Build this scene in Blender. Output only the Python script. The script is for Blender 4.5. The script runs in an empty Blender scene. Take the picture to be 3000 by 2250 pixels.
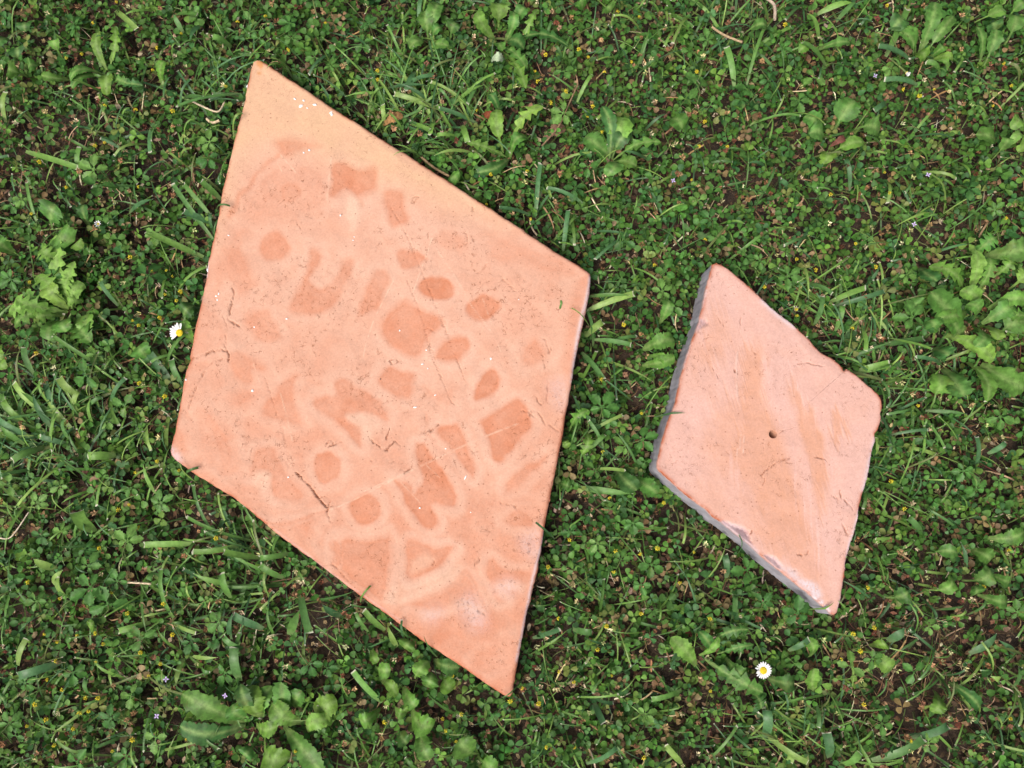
import bpy, math, random
import numpy as np
from mathutils import Matrix, Vector

rng = np.random.default_rng(11)
random.seed(11)
scene = bpy.context.scene
col = scene.collection

# ------------------------------------------------------------------ camera
F_PX = 2355.0                      # focal length in pixels of the 3000 px wide photograph
MM = 0.0004                        # one photograph pixel at the ground, in metres
TILT = math.radians(8.0)           # the photographer leans a little forward over the tiles
DIST = F_PX * MM
TARGET = np.array([0.0, 0.0, 0.03])
VIEW = np.array([0.0, math.sin(TILT), -math.cos(TILT)])
CAM = TARGET - VIEW * DIST
UP = np.array([0.0, math.cos(TILT), math.sin(TILT)])
RIGHT = np.array([1.0, 0.0, 0.0])
cam_data = bpy.data.cameras.new("camera")
cam_data.sensor_width = 36.0
cam_data.lens = 36.0 * F_PX / 3000.0
cam_data.clip_start = 0.01
cam_data.clip_end = 100.0
cam = bpy.data.objects.new("camera", cam_data)
cam.location = CAM
cam.rotation_euler = (TILT, 0.0, 0.0)
col.objects.link(cam)
scene.camera = cam

# ------------------------------------------------------------------ sky, sun, exposure
SUN_EL, SUN_AZ = math.radians(58), math.radians(222)      # azimuth from +Y towards +X
world = bpy.data.worlds.new("World")
scene.world = world
world.use_nodes = True
nt = world.node_tree
bg = nt.nodes["Background"]
sky = nt.nodes.new("ShaderNodeTexSky")
sky.sky_type = 'NISHITA'
sky.sun_disc = False
sky.sun_elevation = SUN_EL
sky.sun_rotation = SUN_AZ
sky.air_density = 0.4
sky.dust_density = 7.0
sky.ozone_density = 0.4
nt.links.new(sky.outputs[0], bg.inputs[0])
bg.inputs[1].default_value = 0.12
sun_data = bpy.data.lights.new("sun", 'SUN')
sun_data.energy = 1.5
sun_data.angle = math.radians(38)
sun_data.color = (1.0, 0.97, 0.93)
sun = bpy.data.objects.new("sun", sun_data)
sd_ = Vector((math.sin(SUN_AZ) * math.cos(SUN_EL), math.cos(SUN_AZ) * math.cos(SUN_EL), math.sin(SUN_EL)))
sun.rotation_euler = sd_.to_track_quat('Z', 'Y').to_euler()
sun.location = sd_ * 5
col.objects.link(sun)
scene.view_settings.view_transform = 'Standard'
scene.view_settings.look = 'None'
scene.view_settings.exposure = 0.72
scene.view_settings.gamma = 1.0
scene.view_settings.use_curve_mapping = False

# ------------------------------------------------------------------ helpers
def W(px, py, z):
    """photograph pixel + height of the real surface there -> world point(s)"""
    px = np.asarray(px, float); py = np.asarray(py, float)
    d = (VIEW[None] * F_PX + RIGHT[None] * (px.reshape(-1, 1) - 1500) + UP[None] * (1125 - py.reshape(-1, 1)))
    zz = np.broadcast_to(np.asarray(z, float).reshape(-1), (d.shape[0],))
    k = (zz - CAM[2]) / d[:, 2]
    return CAM[None] + d * k[:, None]

def to_px(P):
    v = P - CAM
    dep = v @ VIEW
    return 1500 + F_PX * (v @ RIGHT) / dep, 1125 - F_PX * (v @ UP) / dep

_tab = rng.random((8, 256, 256))
def vnoise(x, y, s=0):
    t = _tab[s % 8]
    x = np.asarray(x, float) + 37.3 * s; y = np.asarray(y, float) + 17.9 * s
    xi = np.floor(x).astype(int); yi = np.floor(y).astype(int)
    fx = x - xi; fy = y - yi
    fx = fx * fx * (3 - 2 * fx); fy = fy * fy * (3 - 2 * fy)
    a = t[xi & 255, yi & 255]; b = t[(xi + 1) & 255, yi & 255]
    c = t[xi & 255, (yi + 1) & 255]; d = t[(xi + 1) & 255, (yi + 1) & 255]
    return (a * (1 - fx) + b * fx) * (1 - fy) + (c * (1 - fx) + d * fx) * fy

def fbm(x, y, s=0, n=3):
    v = 0; a = .5; tot = 0
    for i in range(n):
        v = v + a * vnoise(x * 2 ** i, y * 2 ** i, s + i); tot += a; a *= .5
    return v / tot

def sstep(a, b, x):
    t = np.clip((x - a) / (b - a), 0, 1)
    return t * t * (3 - 2 * t)

def lin(r, g, b):
    f = lambda c: (c / 255 / 12.92) if c <= 10 else ((c / 255 + .055) / 1.055) ** 2.4
    return (f(r), f(g), f(b))

def mesh_of(name, V, T, C=None, attrs=None, smooth=True, mats=(), midx=None):
    me = bpy.data.meshes.new(name)
    V = np.ascontiguousarray(V, np.float32); T = np.ascontiguousarray(T, np.int32)
    me.vertices.add(len(V)); me.vertices.foreach_set("co", V.ravel())
    me.loops.add(len(T) * 3); me.loops.foreach_set("vertex_index", T.ravel())
    me.polygons.add(len(T))
    me.polygons.foreach_set("loop_start", np.arange(0, len(T) * 3, 3, dtype=np.int32))
    try:
        me.polygons.foreach_set("loop_total", np.full(len(T), 3, np.int32))
    except Exception:
        pass
    if midx is not None:
        me.polygons.foreach_set("material_index", midx.astype(np.int32))
    me.update(calc_edges=True)
    me.polygons.foreach_set("use_smooth", np.full(len(T), smooth, bool))
    if C is not None:
        a = me.attributes.new("col", 'FLOAT_COLOR', 'POINT')
        c4 = np.ones((len(V), 4), np.float32); c4[:, :3] = C
        a.data.foreach_set("color", c4.ravel())
    for k, v in (attrs or {}).items():
        a = me.attributes.new(k, 'FLOAT', 'POINT')
        a.data.foreach_set("value", np.ascontiguousarray(v, np.float32))
    for m in mats:
        me.materials.append(m)
    me.validate()
    return me

def link(name, data, parent=None, loc=None):
    o = bpy.data.objects.new(name, data)
    col.objects.link(o)
    if parent is not None: o.parent = parent
    if loc is not None: o.location = loc
    return o

def tag(o, label=None, cat=None, group=None, kind=None):
    if label: o["label"] = label
    if cat: o["category"] = cat
    if group: o["group"] = group
    if kind: o["kind"] = kind
    return o

class Buf:
    def __init__(s): s.V = []; s.T = []; s.C = []; s.n = 0
    def add(s, V, T, C):
        s.V.append(V); s.T.append(T + s.n); s.C.append(np.broadcast_to(C, V.shape)); s.n += len(V)
    def inst(s, pv, pt, pc, R, scale, pos, colr):
        """pv n,3  pt m,3  pc n,3 (multiplier)  R K,3,3  scale K  pos K,3  colr K,3"""
        K, n = len(pos), len(pv)
        V = np.einsum('kij,nj->kni', R, pv) * np.asarray(scale)[:, None, None] + pos[:, None, :]
        T = pt[None] + (np.arange(K) * n)[:, None, None]
        C = pc[None] * colr[:, None, :]
        s.add(V.reshape(-1, 3), T.reshape(-1, 3), C.reshape(-1, 3))
    def mesh(s, name, mat, smooth=True):
        return mesh_of(name, np.concatenate(s.V), np.concatenate(s.T), np.concatenate(s.C), smooth=smooth, mats=(mat,))

def rots(az, tilt, tdir):
    """K rotations: spin about z by az, then lean by tilt towards tdir"""
    az = np.asarray(az); K = len(az)
    ca, sa = np.cos(az), np.sin(az)
    Z = np.zeros((K, 3, 3)); Z[:, 0, 0] = ca; Z[:, 0, 1] = -sa; Z[:, 1, 0] = sa; Z[:, 1, 1] = ca; Z[:, 2, 2] = 1
    ax = -np.sin(tdir); ay = np.cos(tdir); c = np.cos(tilt); s = np.sin(tilt); C = 1 - c
    R = np.zeros((K, 3, 3))
    R[:, 0, 0] = c + ax * ax * C; R[:, 0, 1] = ax * ay * C; R[:, 0, 2] = ay * s
    R[:, 1, 0] = ax * ay * C; R[:, 1, 1] = c + ay * ay * C; R[:, 1, 2] = -ax * s
    R[:, 2, 0] = -ay * s; R[:, 2, 1] = ax * s; R[:, 2, 2] = c
    return R @ Z

def grid_tris(r, c, off=0):
    i = np.arange(r - 1)[:, None] * c + np.arange(c - 1)[None]
    i = i.ravel() + off
    return np.concatenate([np.stack([i, i + 1, i + c + 1], 1), np.stack([i, i + c + 1, i + c], 1)])

def catmull(P, closed=True, k=5):
    P = np.asarray(P, float); n = len(P); out = []
    rngi = range(n) if closed else range(n - 1)
    for i in rngi:
        if closed: a, b, c, d = P[i - 1], P[i], P[(i + 1) % n], P[(i + 2) % n]
        else: a, b, c, d = P[max(i - 1, 0)], P[i], P[i + 1], P[min(i + 2, n - 1)]
        for t in np.arange(k) / k:
            out.append(.5 * ((2 * b) + (c - a) * t + (2 * a - 5 * b + 4 * c - d) * t * t + (3 * b - a - 3 * c + d) * t ** 3))
    if not closed: out.append(P[-1])
    return np.array(out)

def dist_line(x, y, P, closed=False):
    d = np.full(x.shape, 1e9); n = len(P)
    for i in range(n if closed else n - 1):
        a = P[i]; b = P[(i + 1) % n]; e = b - a; L = e @ e + 1e-9
        t = np.clip(((x - a[0]) * e[0] + (y - a[1]) * e[1]) / L, 0, 1)
        d = np.minimum(d, (x - a[0] - t * e[0]) ** 2 + (y - a[1] - t * e[1]) ** 2)
    return np.sqrt(d)

def inside(x, y, P):
    r = np.zeros(x.shape, bool); n = len(P)
    for i in range(n):
        a = P[i]; b = P[(i + 1) % n]
        if a[1] == b[1]: continue
        c = (a[1] > y) != (b[1] > y)
        r ^= c & (x < (b[0] - a[0]) * (y - a[1]) / (b[1] - a[1]) + a[0])
    return r

# ------------------------------------------------------------------ materials
def new_mat(name):
    m = bpy.data.materials.new(name); m.use_nodes = True
    n = m.node_tree.nodes; b = n["Principled BSDF"]
    return m, m.node_tree, n, b

def node(nt_, typ, **kw):
    x = nt_.nodes.new(typ)
    for k, v in kw.items(): setattr(x, k, v)
    return x

def mathn(t, op, a, b=None, clamp=False):
    x = node(t, "ShaderNodeMath", operation=op); x.use_clamp = clamp
    for i, v in enumerate((a, b)):
        if v is None: continue
        if isinstance(v, (int, float)): x.inputs[i].default_value = v
        else: t.links.new(v, x.inputs[i])
    return x.outputs[0]

def mixc(t, fac, a, b, blend='MIX'):
    x = node(t, "ShaderNodeMix", data_type='RGBA', blend_type=blend)
    for s, v in ((x.inputs[0], fac), (x.inputs[6], a), (x.inputs[7], b)):
        if isinstance(v, (int, float)): s.default_value = v
        elif isinstance(v, tuple): s.default_value = (*v[:3], 1)
        else: t.links.new(v, s)
    return x.outputs[2]

def ramp(t, v, a, b, lo=0., hi=1.):
    x = node(t, "ShaderNodeMapRange"); x.interpolation_type = 'SMOOTHSTEP'
    t.links.new(v, x.inputs[0])
    for i, q in zip((1, 2, 3, 4), (a, b, lo, hi)): x.inputs[i].default_value = q
    return x.outputs[0]

def noise_n(t, vec, scale, detail=3., rough=.55, dist=0.):
    x = node(t, "ShaderNodeTexNoise"); t.links.new(vec, x.inputs["Vector"])
    x.inputs["Scale"].default_value = scale; x.inputs["Detail"].default_value = detail
    x.inputs["Roughness"].default_value = rough; x.inputs["Distortion"].default_value = dist
    return x.outputs["Fac"]

def attr_n(t, name):
    return node(t, "ShaderNodeAttribute", attribute_name=name)

def leaf_material(name, rough=.48, spec=.3, trans=.22, mottle=.3, scale=260., veins=False):
    m, t, n, b = new_mat(name)
    geo = node(t, "ShaderNodeNewGeometry")
    a = attr_n(t, "col")
    f = noise_n(t, geo.outputs["Position"], scale, 4., .6)
    f = ramp(t, f, .25, .75, 1 - mottle, 1 + mottle)
    mul = node(t, "ShaderNodeVectorMath", operation='SCALE')
    t.links.new(a.outputs["Color"], mul.inputs[0]); t.links.new(f, mul.inputs["Scale"])
    cc = mul.outputs[0]
    if veins:
        sp = noise_n(t, geo.outputs["Position"], 330., 2., .5)
        cc = mixc(t, ramp(t, sp, .66, .72, 0, .7), cc, (.09, .075, .03))
        cc = mixc(t, ramp(t, noise_n(t, geo.outputs["Position"], 46., 3., .6), .60, .75, 0, .35), cc, (.16, .17, .04))
    t.links.new(cc, b.inputs["Base Color"])
    rn = noise_n(t, geo.outputs["Position"], scale * .6, 2.)
    t.links.new(ramp(t, rn, .3, .7, rough - .1, rough + .12), b.inputs["Roughness"])
    b.inputs["Specular IOR Level"].default_value = spec
    bump = node(t, "ShaderNodeBump"); bump.inputs["Strength"].default_value = .35; bump.inputs["Distance"].default_value = .0006
    t.links.new(noise_n(t, geo.outputs["Position"], scale * 1.8, 3.), bump.inputs["Height"])
    t.links.new(bump.outputs[0], b.inputs["Normal"])
    if trans > 0:
        tr = node(t, "ShaderNodeBsdfTranslucent")
        w = mixc(t, .5, cc, (.13, .28, .03))
        t.links.new(w, tr.inputs[0])
        mx = node(t, "ShaderNodeMixShader"); mx.inputs[0].default_value = trans
        t.links.new(b.outputs[0], mx.inputs[1]); t.links.new(tr.outputs[0], mx.inputs[2])
        t.links.new(mx.outputs[0], n["Material Output"].inputs[0])
    return m

M_CLOVER = leaf_material("clover_leaf", .5, .2, .22, .25)
M_GRASS = leaf_material("grass_blade", .45, .3, .2, .22, 180.)
M_BROAD = leaf_material("broad_leaf", .46, .2, .24, .38, 140., True)
M_DRY = leaf_material("dry_plant", .8, .1, .12, .35, 300.)
M_PETAL = leaf_material("petal", .7, .15, .25, .12, 400.)

def soil_material():
    m, t, n, b = new_mat("soil")
    geo = node(t, "ShaderNodeNewGeometry"); P = geo.outputs["Position"]
    c = mixc(t, ramp(t, noise_n(t, P, 40., 5.), .35, .65), (.018, .012, .008), (.05, .032, .019))
    c = mixc(t, ramp(t, noise_n(t, P, 300., 4., .65), .5, .75, 0, .6), c, (.13, .085, .05))
    t.links.new(c, b.inputs["Base Color"]); b.inputs["Roughness"].default_value = .95
    bump = node(t, "ShaderNodeBump"); bump.inputs["Strength"].default_value = .9; bump.inputs["Distance"].default_value = .004
    t.links.new(noise_n(t, P, 250., 5., .65), bump.inputs["Height"]); t.links.new(bump.outputs[0], b.inputs["Normal"])
    return m
M_SOIL = soil_material()

K_ALB = (.530, .550, .562)      # clay albedo for a given look under this light
def alb(r, g, b):
    return tuple(c * k for c, k in zip(lin(r, g, b), K_ALB))

def clay_material(name, pale, dark, yellow, squig):
    m, t, n, b = new_mat(name)
    geo = node(t, "ShaderNodeNewGeometry"); P = geo.outputs["Position"]
    A = lambda k: attr_n(t, k).outputs["Fac"]
    big = noise_n(t, P, 9., 4., .6)
    mid = noise_n(t, P, 45., 5., .62)
    fine = noise_n(t, P, 420., 3., .6)
    c = mixc(t, ramp(t, big, .35, .65, 0, .16), pale, dark)
    c = mixc(t, ramp(t, noise_n(t, P, 21., 4., .55, 1.2), .42, .68, 0, .16), c, dark)
    c = mixc(t, A("yellow"), c, yellow)
    sa = A("stain")
    brk = mathn(t, 'MULTIPLY', mathn(t, 'MULTIPLY', sa, mathn(t, 'SUBTRACT', 1., sa)), mathn(t, 'SUBTRACT', noise_n(t, P, 110., 5., .7), .5))
    st = mathn(t, 'ADD', mathn(t, 'MULTIPLY', sa, ramp(t, mid, .25, .7, .85, 1.08)), mathn(t, 'MULTIPLY', brk, 2.2), clamp=True)
    c = mixc(t, st, c, dark)
    # streaks left by the smoothing tool
    mp = node(t, "ShaderNodeMapping"); t.links.new(P, mp.inputs[0])
    mp.inputs["Rotation"].default_value = (0, 0, math.radians(-17)); mp.inputs["Scale"].default_value = (1., .06, 1.)
    sk = noise_n(t, mp.outputs[0], 170., 3., .6)
    c = mixc(t, mathn(t, 'MULTIPLY', ramp(t, sk, .5, .62, 0, .8), A("streak")), c, tuple(min(1, x * 1.04) for x in pale))
    c = mixc(t, A("light"), c, tuple(min(.95, q) for q in (pale[0] * 1.06, pale[1] * 1.2, pale[2] * 1.2)))
    # fine grain
    g = ramp(t, fine, .3, .7, .93, 1.06)
    sc = node(t, "ShaderNodeVectorMath", operation='SCALE'); t.links.new(c, sc.inputs[0]); t.links.new(g, sc.inputs["Scale"])
    c = sc.outputs[0]
    # hair cracks and specks of dirt
    wv = noise_n(t, P, 140., 3.)
    dd = node(t, "ShaderNodeVectorMath", operation='SCALE'); 
    nx = node(t, "ShaderNodeTexNoise"); t.links.new(P, nx.inputs["Vector"]); nx.inputs["Scale"].default_value = 160.
    t.links.new(nx.outputs["Color"], dd.inputs[0]); dd.inputs["Scale"].default_value = .012
    ad = node(t, "ShaderNodeVectorMath", operation='ADD'); t.links.new(P, ad.inputs[0]); t.links.new(dd.outputs[0], ad.inputs[1])
    vo = node(t, "ShaderNodeTexVoronoi", feature='DISTANCE_TO_EDGE'); t.links.new(ad.outputs[0], vo.inputs["Vector"]); vo.inputs["Scale"].default_value = 170.
    lines = ramp(t, vo.outputs["Distance"], .02, .07, 1, 0)
    msk = ramp(t, noise_n(t, P, 210., 3., .6), .535, .60)
    msk2 = ramp(t, noise_n(t, P, 16., 3., .6), .42, .66, .06, 1)
    sq = mathn(t, 'MULTIPLY', mathn(t, 'MULTIPLY', lines, msk), mathn(t, 'MULTIPLY', msk2, A("squig")))
    c = mixc(t, mathn(t, 'MULTIPLY', sq, squig), c, alb(165, 100, 60))
    v2 = node(t, "ShaderNodeTexVoronoi"); t.links.new(P, v2.inputs["Vector"]); v2.inputs["Scale"].default_value = 190.
    rad = node(t, "ShaderNodeSeparateColor"); t.links.new(v2.outputs["Color"], rad.inputs[0])
    dots = mathn(t, 'MULTIPLY', ramp(t, v2.outputs["Distance"], .10, .22, 1, 0), ramp(t, rad.outputs[0], .74, .78))
    c = mixc(t, mathn(t, 'MULTIPLY', dots, .55), c, alb(150, 95, 65))
    c = mixc(t, mathn(t, 'MULTIPLY', A("crack"), .85, True), c, alb(158, 92, 58))
    c = mixc(t, mathn(t, 'MULTIPLY', A("rim"), ramp(t, mid, .35, .6, .2, 1)), c, alb(196, 112, 78))
    wf = mathn(t, 'MULTIPLY', A("white"), ramp(t, noise_n(t, P, 330., 5., .7), .28, .54), clamp=True)
    c = mixc(t, wf, c, alb(248, 232, 234))
    c = mixc(t, A("orange"), c, alb(226, 140, 40))
    c = mixc(t, mathn(t, 'MULTIPLY', A("chip"), ramp(t, noise_n(t, P, 260., 4., .7), .3, .7, .5, 1)), c, alb(212, 180, 182))
    # the cut sides are grey
    sidec = mixc(t, ramp(t, noise_n(t, P, 60., 5., .6), .35, .65), alb(172, 167, 173), alb(196, 192, 199))
    sidec = mixc(t, ramp(t, noise_n(t, P, 240., 4., .7), .58, .68, 0, .5), sidec, alb(205, 198, 202))
    c = mixc(t, A("side"), c, sidec)
    t.links.new(c, b.inputs["Base Color"])
    b.inputs["Roughness"].default_value = .9; b.inputs["Specular IOR Level"].default_value = .1
    bump = node(t, "ShaderNodeBump"); bump.inputs["Strength"].default_value = .5; bump.inputs["Distance"].default_value = .001
    h = mathn(t, 'ADD', mathn(t, 'MULTIPLY', fine, .35), mathn(t, 'MULTIPLY', mid, .8))
    h = mathn(t, 'SUBTRACT', h, mathn(t, 'MULTIPLY', sq, 1.2))
    t.links.new(h, bump.inputs["Height"]); t.links.new(bump.outputs[0], b.inputs["Normal"])
    return m

M_CLAY = clay_material("terracotta", alb(252, 203, 176), alb(231, 149, 111), alb(249, 202, 162), .62)
M_CLAY2 = clay_material("pale_terracotta", alb(248, 200, 185), alb(239, 176, 142), alb(246, 190, 150), .4)

def plain(name, c, rough=.7):
    m, t, n, b = new_mat(name)
    geo = node(t, "ShaderNodeNewGeometry")
    f = ramp(t, noise_n(t, geo.outputs["Position"], 500., 3.), .3, .7, .8, 1.1)
    sc = node(t, "ShaderNodeVectorMath", operation='SCALE'); sc.inputs[0].default_value = c; t.links.new(f, sc.inputs["Scale"])
    t.links.new(sc.outputs[0], b.inputs["Base Color"]); b.inputs["Roughness"].default_value = rough
    return m
M_WHITE = plain("white_paint", (.8, .8, .82))

# ------------------------------------------------------------------ traced outlines (photograph pixels)
BIG = np.array([(741,178),(748,174),(760,173),(775,181),(885,254),(1000,330),(1113,402),(1271,502),(1452,619),(1646,748),(1692,773),(1723,793),
 (1731,801),(1732,812),(1728,863),(1714,922),(1692,1021),(1674,1125),(1651,1261),(1628,1383),(1603,1500),(1574,1681),(1542,1807),(1520,1925),(1503,2020),
 (1500,2036),(1494,2044),(1479,2042),(1434,2011),(1335,1943),(1226,1871),(1136,1803),(1045,1740),(1000,1706),(940,1658),(824,1576),(738,1504),(686,1459),(617,1421),
 (549,1376),(509,1345),(500,1335),(497,1321),(499,1304),(511,1265),(524,1184),(542,1089),(551,1066),(556,1058),(554,1044),(565,985),(583,904),(597,840),(610,759),(628,678),(651,556),(669,475),(692,384),(714,294),(728,226),(734,198)], float)
SMALL = np.array([(2086,775),(2099,770),(2116,775),(2143,794),(2174,821),(2211,851),(2218,859),(2245,887),(2278,914),(2319,945),(2359,982),(2390,1017),(2407,1033),(2434,1046),(2454,1062),
 (2469,1077),(2474,1088),(2480,1081),(2508,1098),(2542,1128),(2575,1155),(2585,1173),(2586,1196),(2581,1212),(2582,1229),(2574,1258),(2563,1273),(2565,1288),(2552,1338),(2545,1388),(2528,1449),
 (2516,1488),(2516,1513),(2505,1554),(2488,1608),(2479,1648),(2472,1712),(2461,1766),(2453,1795),(2444,1803),(2434,1799),(2424,1788),(2405,1771),(2353,1727),(2302,1688),(2268,1660),(2234,1632),(2207,1606),(2185,1586),(2150,1560),
 (2116,1532),(2092,1517),(2069,1494),(2025,1463),(1988,1432),(1954,1400),(1930,1380),(1924,1371),(1924,1358),(1931,1328),(1948,1260),(1954,1240),(1975,1189),(1991,1118),(2005,1064),(2022,1010),(2036,973),(2049,940),
 (2050,925),(2059,895),(2067,851),(2079,804)], float)
ZT_BIG, ZT_SMALL = 0.050, 0.055
Z0 = 0.0

def big_world(): return W(BIG[:, 0], BIG[:, 1], ZT_BIG)[:, :2]
def small_world(): return W(SMALL[:, 0], SMALL[:, 1], ZT_SMALL)[:, :2]
BIGW, SMALLW = big_world(), small_world()

# zoom windows used while tracing: origin x, origin y, scale
ZA = (560, 400, 3.16); ZB = (1060, 600, 3.16); ZC = (480, 880, 3.16); ZD = (1060, 1000, 3.16); ZE = (700, 1350, 3.16)
ZF = (1000, 1400, 2.513); S1 = (1880, 740, 2.962); S2 = (1880, 1260, 2.962)
def zz(z, pts):
    p = np.asarray(pts, float)
    return np.stack([z[0] + p[:, 0] / z[2], z[1] + p[:, 1] / z[2]], 1)

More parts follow.
